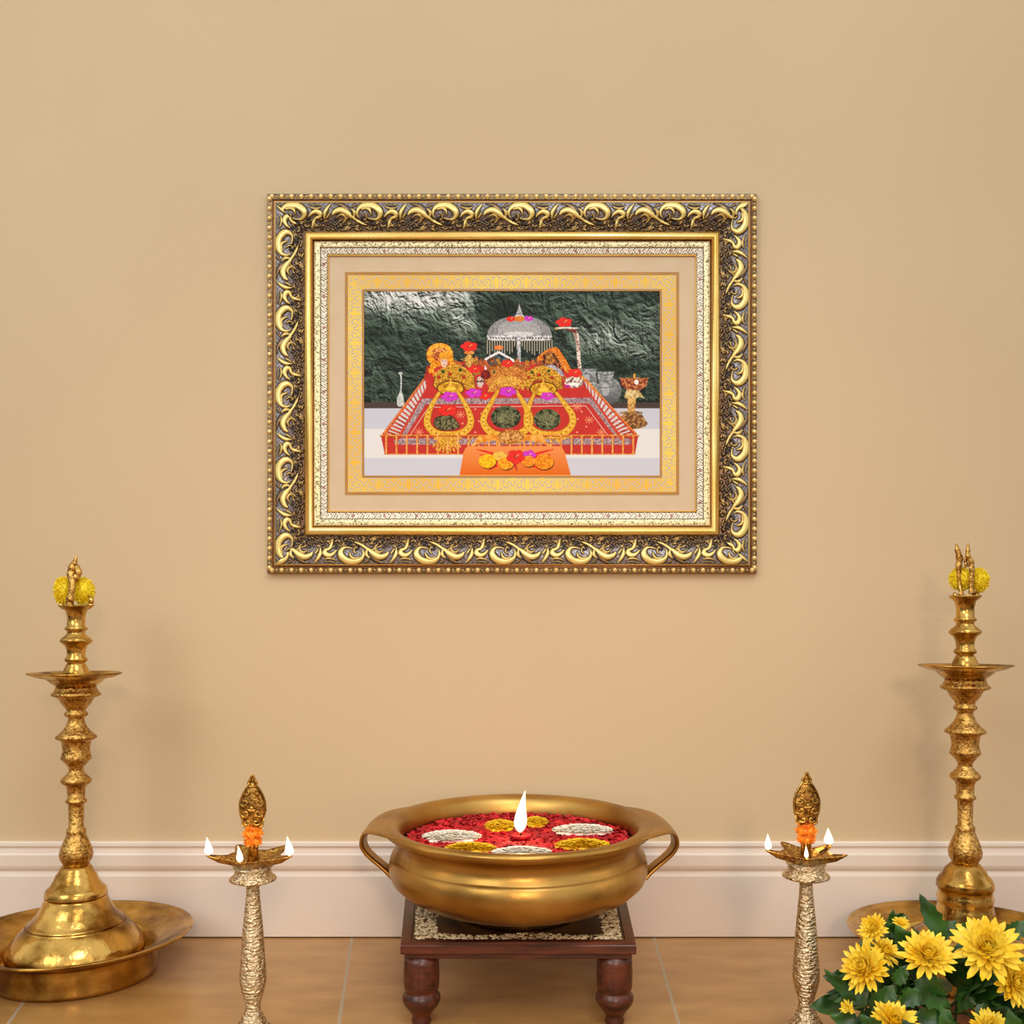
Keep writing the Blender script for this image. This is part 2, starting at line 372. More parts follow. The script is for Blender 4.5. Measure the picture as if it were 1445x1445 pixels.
# ------------------------------------------------------------------ the print : a flat picture, painted in plain code
CWd, CHt = 1361, 845; OX, OY = 42, 37
IMG = np.zeros((CHt, CWd, 3))
def sp_(a, c=None): return a
def blend(mask, col, y0, y1, x0, x1):
    IMG[y0:y1, x0:x1] = IMG[y0:y1, x0:x1]*(1-mask[..., None])+col*mask[..., None]
TEX = {k: fbm(CHt, CWd, sc, sd, o) for k, (sc, sd, o) in {'fine': (7, 5, 3), 'mid': (26, 40, 5), 'big': (120, 70, 5), 'pep': (3, 90, 2)}.items()}
def bbox(x0, x1, y0, y1):
    return max(int(x0)-OX, 0), min(int(x1)+2-OX, CWd), max(int(y0)-OY, 0), min(int(y1)+2-OY, CHt)
def colfield(col, col2, tex, thr, x0, x1, y0, y1, grad=None):
    c = s2l(col)
    if col2 is not None:
        t = np.clip((TEX[tex][y0:y1, x0:x1]-.5)*thr+.5, 0, 1)[..., None]; c = c*(1-t)+s2l(col2)*t
    else: c = np.broadcast_to(c, (y1-y0, x1-x0, 3))
    if grad is not None:
        g = np.linspace(0, 1, max(y1-y0, 1))[:, None, None]; c = c*(1-g)+s2l(grad)*g
    return c
def poly(pts, col, col2=None, tex='fine', thr=4, a=1, grad=None):
    xs = [p[0] for p in pts]; ys = [p[1] for p in pts]; x0, x1, y0, y1 = bbox(min(xs), max(xs), min(ys), max(ys))
    if x1 <= x0 or y1 <= y0: return
    Yg, Xg = np.mgrid[y0:y1, x0:x1]; Xg = Xg+OX+.01; Yg = Yg+OY+.01; ins = np.zeros(Xg.shape, bool); n = len(pts)
    for i in range(n):
        xa, ya = pts[i]; xb, yb = pts[(i+1) % n]
        if ya == yb: continue
        cnd = ((ya > Yg) != (yb > Yg)) & (Xg < (xb-xa)*(Yg-ya)/(yb-ya)+xa); ins ^= cnd
    blend(ins*float(a), colfield(col, col2, tex, thr, x0, x1, y0, y1, grad), y0, y1, x0, x1)
def ell(cx, cy, rx, ry, col, col2=None, tex='fine', thr=4, a=1, grad=None, ring=None):
    x0, x1, y0, y1 = bbox(cx-rx, cx+rx, cy-ry, cy+ry)
    if x1 <= x0 or y1 <= y0: return
    Yg, Xg = np.mgrid[y0:y1, x0:x1]; d = ((Xg+OX-cx)/rx)**2+((Yg+OY-cy)/ry)**2; m = d < 1
    if ring: m &= d > ring*ring
    blend(m*float(a), colfield(col, col2, tex, thr, x0, x1, y0, y1, grad), y0, y1, x0, x1)
def line(pts, w, col, col2=None, tex='fine', thr=4, a=1, smooth=True):
    if not hasattr(w, '__len__'): w = [w]*len(pts)
    q = [(p[0], p[1], ww) for p, ww in zip(pts, w)]
    if smooth and len(q) > 2: q = catmull(q, 8)
    xs = [p[0] for p in q]; ys = [p[1] for p in q]; mw = max(p[2] for p in q)
    x0, x1, y0, y1 = bbox(min(xs)-mw, max(xs)+mw, min(ys)-mw, max(ys)+mw)
    if x1 <= x0 or y1 <= y0: return
    Yg, Xg = np.mgrid[y0:y1, x0:x1]; Xg = Xg+OX; Yg = Yg+OY; m = np.zeros(Xg.shape, bool)
    for i in range(len(q)-1):
        ax, ay, aw = q[i]; bx, by, bw = q[i+1]; dx, dy = bx-ax, by-ay; l2 = dx*dx+dy*dy+1e-9
        t = np.clip(((Xg-ax)*dx+(Yg-ay)*dy)/l2, 0, 1); ww = (aw+(bw-aw)*t)*.5
        m |= (Xg-ax-t*dx)**2+(Yg-ay-t*dy)**2 < ww*ww
    blend(m*float(a), colfield(col, col2, tex, thr, x0, x1, y0, y1), y0, y1, x0, x1)
# cave rock
big, mid, fine, pep = TEX['big'], TEX['mid'], TEX['fine'], TEX['pep']
wx = ((fbm(CHt, CWd, 90, 300, 3)-.5)*160).astype(int); wy = ((fbm(CHt, CWd, 90, 310, 3)-.5)*160).astype(int)
hb = fbm(CHt, CWd, 150, 320, 7); iy, ix = np.mgrid[0:CHt, 0:CWd]
hgt = 1-np.abs(hb[np.clip(iy+wy, 0, CHt-1), np.clip(ix+wx, 0, CWd-1)]*2-1)*1.6
hgt = hgt*60+mid*26+fine*6
gyy, gxx = np.gradient(hgt); sh = np.clip(.42+(-gyy*.55+gxx*.30)*.9, 0, 1.6)
def lump(cx, cy, rx, ry, g): 
    return g*np.exp(-(((ix+OX-cx)/rx)**2+((iy+OY-cy)/ry)**2)*1.2)
tone = .36+lump(200,65,330,80,1.25)+lump(480,210,80,90,.45)+lump(1100,260,120,90,.35)+lump(1310,330,110,50,.3)+lump(90,360,60,90,.2)+lump(420,60,130,60,.5)+lump(520,190,90,80,.35)+lump(1200,230,200,100,.35)+lump(1050,90,260,60,.22)+lump(230,190,180,50,.22)+lump(1370,160,80,120,.2)-lump(670,120,160,90,.34)-lump(470,250,150,70,.25)-lump(1200,390,180,50,.25)-lump(120,230,90,60,.2)-lump(1150,140,60,50,.15)
tone = np.clip(tone, .05, 1.6)
rock = (s2l((92,116,100))*(1-np.clip(tone-.5, 0, 1))[..., None]+s2l((206,216,212))*np.clip(tone-.5, 0, 1)[..., None])*(sh*tone*1.35)[..., None]*(.7+.6*fine)[..., None]+s2l((26,34,30))*.7
IMG[:] = np.clip(rock, 0, .85)
for i in range(26):
    x = rs.uniform(60, 480); y = rs.uniform(45, 115); line([(x,y),(x+rs.uniform(10,30), y+rs.uniform(4,14)),(x+rs.uniform(30,60), y+rs.uniform(0,30))], [1,2.5,1], (50,64,62) if i % 2 else (206,216,216), a=.7)
for i in range(150):
    x = rs.uniform(50, 1390); y = rs.uniform(150, 530); a = rs.uniform(-.8,.8); l = rs.uniform(14, 50)
    line([(x,y),(x+l*.5, y+l*.5*a+4),(x+l, y+l*a)], [1,2.2,1], (120,146,130) if i % 3 else (16,20,20), a=.4)
# shelf and steps
poly([(42,545),(1403,545),(1403,573),(42,573)], (76,62,58)); poly([(42,572),(1403,572),(1403,666),(42,666)], (203,206,221))
poly([(42,665),(1403,665),(1403,799),(42,799)], (229,229,229)); poly([(42,798),(1403,798),(1403,885),(42,885)], (207,210,222))
# silver spire
line([(210,412),(213,440),(212,490),(210,520),(210,548)], [5,7,7,26,34], (150,160,158), (235,240,240), 'pep'); ell(210,412,10,6,(190,200,200))
# silver pots
for cx, cy, r in ((1075,440,36), (1165,492,58), (1090,500,46)):
    ell(cx, cy, r, r*1.05, (120,124,126), (176,180,184), 'fine', 3, grad=(80,84,88)); ell(cx-r*.3, cy-r*.1, r*.35, r*.5, (214,216,218), None, a=.45)
poly([(1112,405),(1190,405),(1182,450),(1118,450)], (120,124,128), (176,180,184)); poly([(1040,392),(1110,392),(1104,425),(1046,425)], (100,104,110), (180,186,190))
for y in (412, 440, 470): line([(1112,y),(1150,y+8),(1196,y)], 3, (70,74,78)); 
# brass lamp on the right
ell(1272,640,70,26,(92,60,30),(176,128,72)); poly([(1228,600),(1318,600),(1345,645),(1205,645)], (110,66,34),(190,140,84)); ell(1268,592,54,8,(96,70,44),(180,140,90))
poly([(1252,520),(1290,520),(1286,595),(1250,595)], (150,92,40),(232,190,110)); poly([(1246,488),(1302,488),(1328,528),(1305,518),(1285,530),(1268,518),(1250,530),(1236,522)], (176,140,80),(232,210,150))
poly([(1216,432),(1346,432),(1338,468),(1310,488),(1250,488),(1222,468)], (120,40,26),(206,130,80),'fine',6); line([(1216,434),(1346,434)], 5, (206,150,90),(90,50,30)); ell(1282,424,5,12,(240,170,60)); ell(1292,452,10,12,(250,240,230))
# red cloth
RED = (194,48,42); RED2 = (204,54,46)
poly([(120,697),(322,440),(340,378),(400,360),(940,360),(990,400),(1050,430),(1300,697),(1285,782),(138,782)], RED, RED2, 'mid', 2)
# grey sequined border
SQ = ((120,86,92), (200,176,180))
def seq(pts, w): line(pts, w, SQ[0], SQ[1], 'pep', 5, 1, False)
seq([(318,540),(1082,536)], 26); seq([(318,540),(222,690)], 28); seq([(1082,536),(1205,690)], 28); seq([(195,722),(1255,722)], 30)
line([(338,566),(1060,560)], 3, (232,190,176), smooth=False); line([(338,566),(250,700)], 3, (232,190,176), smooth=False); line([(1060,560),(1165,700)], 3, (232,190,176), smooth=False)
poly([(140,738),(1285,738),(1285,782),(140,782)], RED, RED2, 'mid', 2)
def star(cx, cy, r):
    for k in range(8):
        a = k*PI/4; line([(cx,cy),(cx+r*math.cos(a), cy+r*.85*math.sin(a))], [2,4], (240,150,110), smooth=False)
for x, y, r in ((485,600,20),(295,680,20),(1020,564,20),(1075,624,20),(1130,680,20)): star(x, y, r)
for x, y in ((553,575),(580,595),(570,630),(553,680),(495,640),(1040,586),(1022,620),(1062,655),(1020,680),(575,550)): ell(x, y, 5, 4, (240,160,130))
# side rails
def siderail(p0, p1, q0, q1, n, back):
    poly([p0, p1, q1, q0], (214,206,208))
    for i in range(n+1):
        t = (i/n)**1.15; a = (p0[0]+(p1[0]-p0[0])*t, p0[1]+(p1[1]-p0[1])*t); c = (q0[0]+(q1[0]-q0[0])*t, q0[1]+(q1[1]-q0[1])*t)
        line([a, c], 9*(1-.55*t)+1, (150,40,28), (220,90,50), 'fine', 4, 1, False)
    line([p0, p1], [16, 9], (176,52,30), (226,110,50), 'fine', 3, 1, False); line([(p0[0], p0[1]-4), (p1[0], p1[1]-4)], [4,3], (244,150,80), smooth=False)
    line([q0, q1], [14, 6], RED, (214,80,54), 'fine', 3, 1, False)
siderail((135,688),(325,432),(200,708),(330,478),15,0)
siderail((1286,688),(1046,430),(1222,708),(1060,478),15,0)
line([(338,380),(322,440)], 12, (150,36,30), (190,60,40)); line([(940,372),(1046,432),(1130,520)], [12,12,12], (206,106,40), (240,170,80))
# pole, dome canopy, arch
ell(755,240,148,90,(112,112,116),(170,170,174),'pep',3); ell(755,225,100,60,(176,176,180),(204,204,208),'pep',2,.5); poly([(600,262),(910,262),(910,340),(600,340)], (30,38,36), (44,54,50), 'mid', 4)
poly([(606,240),(904,240),(898,258),(870,264),(640,264),(612,258)], (150,150,154),(236,236,238),'fine',5)
for i in range(22): ell(622+i*13, 252, 3.4, 4, (40,40,44))
ell(752,232,70,10,(220,220,224),(250,250,250),'fine',3,.6)
for i in range(27):
    x = 608+i*11.4; l = 60+14*math.sin(i*2.1)-(18 if 9 < i < 17 else 0); 
    for y in np.arange(262, 262+l, 6.5): ell(x, y, 2.1, 3, (206,200,176))
poly([(744,240),(760,240),(762,380),(748,380)], (150,154,160),(226,228,232)); poly([(738,150),(772,150),(762,120),(755,95),(748,120)], (120,120,124),(220,220,224),'pep',5); ell(755,152,20,6,(230,230,232))
line([(600,392),(601,348),(660,316),(726,352),(738,392)], 10, (226,230,232),(250,250,250),smooth=False)
poly([(610,390),(612,356),(660,326),(716,358),(728,392)], (26,36,42),(90,110,120),'fine',5)
# rows of small gilt things behind the crowns
for i in range(70):
    x = rs.uniform(455, 960); y = rs.uniform(345, 440); c = rs.choice([((120,72,24),(226,160,60)), ((60,34,24),(176,110,60)), ((150,60,40),(210,120,60))])
    ell(x, y, rs.uniform(8,18), rs.uniform(7,15), c[0], c[1], 'pep', 6)
# left garlanded figure
for i in range(34):
    a = i/34*2*PI; ell(390+46*math.cos(a), 325+38*math.sin(a)+(6 if a < PI else 0), 15, 13, (206,84,20),(248,180,40),'pep',6)
ell(390,322,42,34,(150,50,24),(236,150,70),'fine',5)
for x, y in ((352,300),(372,288),(400,286),(426,298),(345,322),(436,316)): ell(x, y, 13, 11, (236,150,30),(252,206,80),'pep',4)
line([(372,310),(392,300),(414,312)], 4, (250,210,120)); line([(366,326),(388,318),(402,330)], 4, (120,40,30))
for x, y in ((350,350),(360,380),(400,330),(425,325),(440,350),(450,372),(350,400),(372,418)): ell(x, y, 14, 12, (226,120,16),(252,196,50),'pep',6)
ell(410,362,15,22,(240,206,190)); line([(400,357),(407,357)], 2.5, (40,30,30)); line([(413,357),(420,357)], 2.5, (40,30,30)); line([(406,373),(415,373)], 3, (200,50,60)); ell(410,342,17,8,(226,160,40))
# right garlanded figure
for i in range(30):
    t = i/29; x = 850+30*math.sin(t*PI*.5)+t*100; y = 345+(-40*math.sin(min(t*2,1)*PI*.5) if t < .5 else -40+(t-.5)*190)
    ell(x, y, 15, 12, (196,76,20),(244,160,50),'pep',6)
poly([(862,330),(890,308),(925,330),(965,420),(870,420)], (74,36,22),(186,110,60),'fine',6); ell(893,346,18,24,(140,84,30),(224,160,70)); ell(888,340,9,6,(206,150,70))
poly([(850,380),(910,372),(950,400),(960,425),(900,415)], (120,110,130),(214,206,220),'pep',6); line([(935,345),(985,415)], [8,8], (190,90,30),(240,170,70))
# flower vase stand
ell(525,352,20,24,(130,84,24),(244,196,100),'pep',6); line([(525,378),(525,312)], [16,8], (176,116,40),(240,200,110)); ell(525,318,24,9,(206,110,40),(240,170,90))
for k in range(6): line([(525,360),(525+(k-2.5)*16, 335+abs(k-2.5)*5)], [3,2], (226,180,80))
# silver curved stand and pot
line([(924,208),(960,205),(996,210),(1016,235),(1024,290),(1028,350),(1033,405)], [10,8,14,20,17,16,18], (160,120,100),(240,232,222),'fine',6); line([(930,204),(1020,206)], [4,5], (230,224,214)); poly([(968,210),(1018,212),(1012,232),(990,222)], (120,50,50)); ell(925,208,8,6,(206,170,110))
ell(1006,452,44,26,(110,70,60),(240,230,220),'fine',6); ell(1004,462,26,8,(250,246,244)); ell(975,470,14,6,(190,40,160))
# crowns
GD, GL = (140,82,14), (246,190,62)
def crown(cx, cy, s, flip=False):
    P_ = [(-95,38),(-88,-10),(-66,-34),(-30,-50),(0,-58),(34,-48),(66,-32),(92,0),(98,50),(62,52),(30,20),(-20,8),(-52,22),(-74,58)]
    pts = [(cx+(-x if flip else x)*s, cy+y*s) for x, y in P_]
    line(pts+[pts[0]], 7, (84,40,10), smooth=False)
    poly(pts, GD, GL, 'pep', 4); line(pts[1:8], 5, (250,206,90),(170,100,20),'pep',5); line(pts[8:], 7, (230,170,60),(120,70,16),'pep',5)
    for dx, dy, c in ((-18,-14,(206,30,20)),(-70,0,(196,40,30)),(46,0,(196,40,30)),(-52,-26,(20,90,40)),(30,-34,(20,90,40))): ell(cx+(-dx if flip else dx)*s, cy+dy*s, 9*s, 8*s, (110,60,10)); ell(cx+(-dx if flip else dx)*s, cy+dy*s, 7*s, 6.5*s, c)
ell(700,430,110,62,(110,56,18),(206,124,50),'pep',3.6)
crown(455,430,.98); crown(862,432,.92)
poly([(600,430),(640,385),(700,372),(760,388),(795,420),(760,485),(700,470),(640,497),(618,495)], (150,70,24),(238,160,70),'pep',3.6)
line([(620,490),(650,450),(700,430),(750,445),(770,480)], 16, (170,96,20),(250,196,80),'pep',6); ell(700,448,62,22,(190,120,30),(250,200,90),'pep',5); ell(640,405,6,8,(20,100,40)); ell(615,430,8,6,(200,40,30))
for cx, cy in ((440,480),(865,484)):
    ell(cx, cy, 64, 35, (96,50,8))
    ell(cx, cy, 58, 30, (190,128,16),(246,196,56),'fine',3); ell(cx, cy-4, 44, 18, (160,100,14),(230,176,44),'fine',3); ell(cx, cy+2, 24, 10, (248,206,70)); poly([(cx-12,cy-10),(cx,cy-50),(cx+12,cy-10)], (214,150,30),(248,200,80))
ell(575,452,18,26,(60,24,26),(230,200,190),'fine',7); ell(600,418,22,22,(90,20,20),(150,40,30),'fine',5)
# necklaces and stones
def neck(pts):
    line(pts, [16,24,32,34,36,38,36,34,32,24,16], (110,62,6), (150,90,20))
    line(pts, [13,20,28,30,32,34,32,30,28,20,13], (214,150,26), (250,200,70), 'pep', 3)
    q = catmull(pts, 9)
    for i in range(8, len(q)-8, 2): ell(q[i][0], q[i][1], 3.4, 3.2, (255,224,120) if i % 4 else (150,88,14))
neck([(386,502),(352,560),(334,610),(336,650),(372,684),(432,694),(492,684),(528,650),(530,610),(510,560),(476,502)])
neck([(656,494),(620,555),(594,605),(594,645),(634,686),(700,698),(760,686),(800,645),(800,600),(776,550),(742,494)])
neck([(822,508),(800,560),(790,605),(794,648),(838,684),(900,694),(958,684),(996,645),(996,600),(962,550),(925,502)])
line([(742,494),(776,550),(790,585)], [13,20,24], (214,150,26), (250,200,70), 'pep', 3)
def stone(pts): poly(pts, (44,42,26), (130,126,84), 'fine', 3.5); line(pts+[pts[0]], 3, (24,22,14))
stone([(362,636),(372,615),(404,605),(440,606),(465,626),(482,655),(455,668),(400,670),(372,658)])
for cx, cy, rx, ry in ((693,612,69,52),(882,622,62,48)):
    ell(cx, cy, rx, ry, (30,34,22), (112,118,82), 'fine', 3.5); ell(cx, cy, rx*.6, ry*.6, (60,66,44), (170,170,120), 'pep', 5, .5)
# pendants
for k in range(9):
    a = (k-4)*.22; line([(420+18*math.sin(a), 695),(422+80*math.sin(a), 700+72*math.cos(a))], [16,8], (176,108,10), (250,200,70), 'pep', 6)
line([(370,706),(480,706)], 18, (190,120,20), (250,200,80), 'pep', 6)
line([(930,710),(985,700)], [26,8], (190,120,20), (250,200,80), 'pep', 6); line([(930,715),(950,738)], [16,6], (190,120,20), (250,200,80), 'pep', 6)
# front rail
line([(120,696),(1300,696)], 9, (150,70,20), (180,90,30)); line([(120,694),(1300,694)], 6, (244,170,80), (214,120,40)); line([(138,780),(1285,780)], 6, (240,160,70), (206,120,40))
for i in range(25):
    x = 145+i*47.2; line([(x,700),(x,778)], 9, (250,190,104), (220,140,60), 'fine', 3, 1, False); line([(x+3.5,700),(x+3.5,778)], 2, (190,90,30), smooth=False)
# lions
for sg in (-1, 1):
    X = lambda v: 715+sg*v
    line([(X(30),706),(X(90),706),(X(140),712)], [30,26,34], (226,134,30), (250,190,90), 'mid', 3)
    line([(X(140),712),(X(160),730),(X(178),742)], [26,12,8], (226,134,30), (250,190,90)); line([(X(120),722),(X(112),742)], [10,8], (214,120,30)); line([(X(60),720),(X(64),742)], [12,10], (230,150,60))
    line([(X(150),700),(X(185),712),(X(205),738)], [4,4,4], (170,90,30)); line([(X(172),700),(X(200),735)], 3, (240,190,100))
ell(715,702,62,34,(130,62,14),(238,170,80),'pep',3.6); ell(690,700,20,20,(190,120,60),(240,190,110),'fine',4); ell(742,700,20,20,(190,120,60),(240,190,110),'fine',4)
# orange table
poly([(508,752),(520,744),(936,744),(952,752),(964,775),(992,878),(480,878),(498,775)], (240,150,80), grad=(226,104,10)); line([(484,877),(990,877)], 5, (252,184,110))
for sg in (-1, 1):
    for k in range(5):
        line([(735+sg*30, 800+k*4),(735+sg*(105-k*3), 776+k*15),(735+sg*(176-k*14), 758+k*24)], [12,11,4], (214,24,16), (236,50,34))
def flower(cx, cy, r, col, dark, sq=.72, ph=0):
    for k in range(5):
        a = ph+k*2*PI/5; ell(cx+r*.55*math.cos(a), cy+r*.55*sq*math.sin(a), r*.50, r*.48*sq, dark, a=.8)
        ell(cx+r*.53*math.cos(a), cy+r*.53*sq*math.sin(a), r*.46, r*.44*sq, col)
    ell(cx, cy, r*.2, r*.18*sq, dark); line([(cx,cy),(cx+r*.35,cy-r*.25)], [3,2], (250,200,120))
RD, RK = (236,48,40), (150,14,14); PK, PD = (214,58,206), (150,20,140)
def mari(cx, cy, r, c1=(232,140,10), c2=(252,206,40)):
    ell(cx+3, cy+4, r, r*.8, (90,40,8)); ell(cx, cy, r, r*.78, c1, c2, 'pep', 6)
    for k in range(26):
        a = k*2.4; q = r*math.sqrt(k/26)*.92; ell(cx+q*math.cos(a), cy+q*.78*math.sin(a), r*.11, r*.08, c2 if k % 2 else c1)
flower(665,790,34,(240,196,80),(200,140,40)); mari(608,812,40,(232,160,10),(255,214,30)); flower(800,784,32,PK,PD); mari(692,822,36,(226,120,10),(250,190,40))
mari(796,812,32,(226,110,10),(250,170,50)); mari(868,815,44,(222,110,10),(250,170,40)); flower(738,792,42,RD,RK,.8,.3); line([(735,830),(745,856)], [12,4], (206,30,40))
for x, y, r, c in ((960,180,38,'r'),(525,290,40,'r'),(547,395,29,'r'),(700,368,30,'r'),(1008,410,34,'r'),(425,580,46,'r'),(596,517,28,'r'),(436,518,40,'p'),(546,502,38,'p'),(702,496,40,'p'),(884,516,33,'p'),(716,165,22,'r'),(797,163,22,'p')):
    flower(x, y, r, RD if c == 'r' else PK, RK if c == 'r' else PD, .58, rs.uniform(0,1))
flower(755,164,24,(226,130,40),(170,80,20),.6); flower(660,295,22,(240,130,60),(206,70,20),.5)
# to a mesh, every second sample
small = (IMG[0:844:2, 0:1360:2]+IMG[1:845:2, 0:1360:2]+IMG[0:844:2, 1:1361:2]+IMG[1:845:2, 1:1361:2])/4
hh, ww = small.shape[:2]; pp = .0069
pxs = np.linspace(513.6, 931.6, ww); pys = np.linspace(410.6, 671.8, hh); PX, PY = np.meshgrid(pxs, pys)
V = np.stack([(PX-CX)*(D-pp)/F, np.full_like(PX, -pp), H-(PY-HY)*(D-pp)/F], -1).reshape(-1, 3)
i, j = np.meshgrid(np.arange(hh-1), np.arange(ww-1), indexing='ij'); q = (i*ww+j).ravel()
o = np_mesh('print', V, np.stack([q, q+ww, q+ww+1, q+1], -1), small.reshape(-1, 3), vcol('satin_print', .5, **{'Specular IOR Level': .12}), frame)
o['label'] = 'printed shrine scene with red cloth, gold crowns and dark cave rock'
b = MB(); x0, x1 = W(X0+2, 0, D).x, W(X1-2, 0, D).x; b.box(x0, x1, -.0064, -.0002, W(0, Y1-2, D).z, W(0, Y0+2, D).z); b.build('backing_board', M['wood'], frame, False)

# ------------------------------------------------------------------ tall lamps and their plates
LP = [(205,44),(215,30),(235,25),(262,26),(266,32),(271,32),(276,25),(285,26),(296,40),(304,46),(309,44),(318,32),(330,27),(350,25),(358,32),(364,32),(369,24),(380,30),(395,37)]
LS = [(440,56),(446,58),(456,63),(462,70),(467,69),(475,50),(490,42),(505,30),(513,26),(519,33),(526,33),(534,22),(545,24),(560,30),(575,42),(589,58),(594,58),(602,42),(612,40),(630,38),(648,42),(655,44),(665,34),(680,22),(690,20),(700,26),(714,41),(721,44),(727,41),(735,30),(745,26),(773,24),(778,30),(785,30),(790,22),(800,22),(860,21),(866,28),(874,28),(880,27),(890,31),(918,43),(938,48),(952,46),(965,38),(972,34)]
LB = [(972,40),(980,46),(990,50),(1000,58),(1016,63),(1020,67),(1030,72),(1038,81),(1042,85),(1058,88),(1062,88),(1065,82),(1069,82),(1072,89),(1090,97),(1110,108),(1128,124),(1134,128),(1137,137),(1142,139),(1145,137),(1148,144),(1165,162),(1185,178),(1205,190),(1225,195),(1240,192),(1262,184)]
DL = 1.396
def pz(py, d): return H-(py-HY)*d/F
def tall_lamp(cx, m, bell, finials, horns, label):
    c = W(cx, 0, DL); c.z = 0
    t = empty('brass_oil_lamp', (c.x, c.y, .0135), label, 'oil lamp', 'tall brass oil lamps')
    q = lambda lst: [(hw/2.11*DL/F, pz(m(760+zy/2.11), DL)) for zy, hw in lst][::-1]
    B = [(hw*DL/F, pz(y, DL)) for y, hw in bell][::-1] if bell else q(LB)
    b = MB(); b.lathe([(B[0][0]*.98, .0137)]+B, c, 64); b.build('bell_base', M['brass'], t)
    b = MB(); b.lathe(q(LS), c, 48); b.build('stem', M['engraved'], t)
    # oil dish with shallow pouring lips
    zr = pz(m(760+400/2.11), DL); R = 61.5*DL/F; r0 = 26*DL/F; zb = pz(m(760+441/2.11), DL)
    lip = lambda a, r, z: 1+(.05*math.cos(5*a+.6) if r > R*.6 else 0)
    pr = [(r0,zb),(r0*1.3,zb+.006),(R*.66,zb+.013),(R*.85,zr-.005),(R*1.0,zr-.001),(R*1.005,zr+.0005),(R*.98,zr-.0002),(R*.8,zr-.006),(R*.55,zr-.010),(r0*.6,zr-.012)]
    b = MB(); b.lathe(pr, c, 60, 1, lip); b.build('oil_dish', M['brass'], t)
    pr = q(LP); pr = [(pr[0][0], zr-.013)]+pr
    zt = pr[-1][1]; rt = pr[-1][0]; pr += [(rt*1.04, zt+.003),(rt*.85, zt+.002),(rt*.5, zt-.004)]
    b = MB(); b.lathe(pr, c, 40)
    for hx, hy, tipx, tipy in horns:
        P0 = W(hx, hy, DL); P1 = W((hx+tipx)/2+(2 if tipx > cx else -2), (hy+tipy)/2, DL); P2 = W(tipx, tipy, DL)
        b.tube([P0, P1, P2], [.004, .0035, .0012], 8)
    b.build('upper_stem', M['brass'], t)
    b = MB()
    for path in finials:
        pts = [W(x, y, DL+dd) for x, y, r, dd in path]; rr = [r*DL/F for x, y, r, dd in path]
        cm = catmull([(*p, r) for p, r in zip(pts, rr)], 6)
        b.tube([p[:3] for p in cm], [abs(p[3])*(1+.10*math.sin(i*1.1+.5)) for i, p in enumerate(cm)], 12, .7)
    b.build('finial', M['engraved'], t)
    return t, c
tall_lamp(107.5, lambda y: y, None,
    [[(98,856,7,-.004),(99,846,5.6,-.006),(101.5,832,4.4,-.006),(101.5,820,5,-.004),(100,810,5.5,0),(102,800,5.5,0),(105.5,793,3.6,0),(108,785,1.5,0)],
     [(102,824,3,.001),(106,816,6,.001),(110,808,5.5,.001),(108,800,4.5,.001),(105.5,797,2,.001)]],
    [(125,856,130,850),(129,851,125,841),(90,857,84,850)],
    'tall brass oil lamp at the left, topped by one curled finial')
mR = lambda y: 835+(y-850)*(380.6/369.0)+1
RB = [(1217,18),(1221,22),(1226,27),(1233,30),(1238,35),(1244,38),(1251,38.5),(1254,36),(1262,36.5),(1266,38),(1272,36.5),(1280,37),(1285,39),(1293,38),(1300,42),(1310,56),(1322,74),(1335,88),(1346,92),(1356,88)]
tall_lamp(1362, mR, RB,
    [[(1357,842,3.4,0),(1354,820,3,.004),(1353,800,4.4,.004),(1354,788,5,.004),(1351,776,3.6,.004),(1350,767,1.4,.004)],
     [(1371,838,4.2,-.004),(1371,820,3.6,-.004),(1371.5,805,3.8,-.004),(1370.5,793,4,-.004),(1366,784,3.6,-.004),(1366,775,3,-.004),(1366,766,1,-.004)],
     [(1365,800,3,0),(1362.5,792,2.5,0),(1365,782,2.6,0)]],
    [(1352,843,1346,836),(1374,843,1381,836),(1372,838,1375,830)],
    'tall brass oil lamp at the right, topped by two upright prongs')
# little knobs of the right cup belong to its upper stem
def plate(cx, label):
    c = W(cx, 0, DL); c.z = 0; k = DL/F
    pr = [(60*k,.0015),(104*k,.0005),(108*k,.0015),(109*k,.006),(108*k,.010),(109.5*k,.018),(109*k,.030),(109.5*k,.037),(112*k,.0405),(122*k,.0450),(136*k,.0500),(150*k,.0548),(157*k,.0580),(158.6*k,.0600),(157.5*k,.0615),(154*k,.0605),(151*k,.0578),(148.5*k,.0588),(146*k,.0588),(143*k,.0560),(139*k,.0545),(130*k,.0510),(118*k,.0470),(110*k,.0440),(105*k,.040),(103*k,.020),(100*k,.0135),(60*k,.0135)]
    b = MB(); b.lathe(pr, c, 96); o = b.mesh('brass_plate')
    o = link('brass_plate', o, M['plate']); tag(o, label, 'plate', 'brass plates under the tall lamps'); return c
plate(107, 'deep brass plate with a wide rim on the floor under the left tall lamp')
plate(1362, 'deep brass plate half hidden behind the chrysanthemum plant under the right tall lamp')

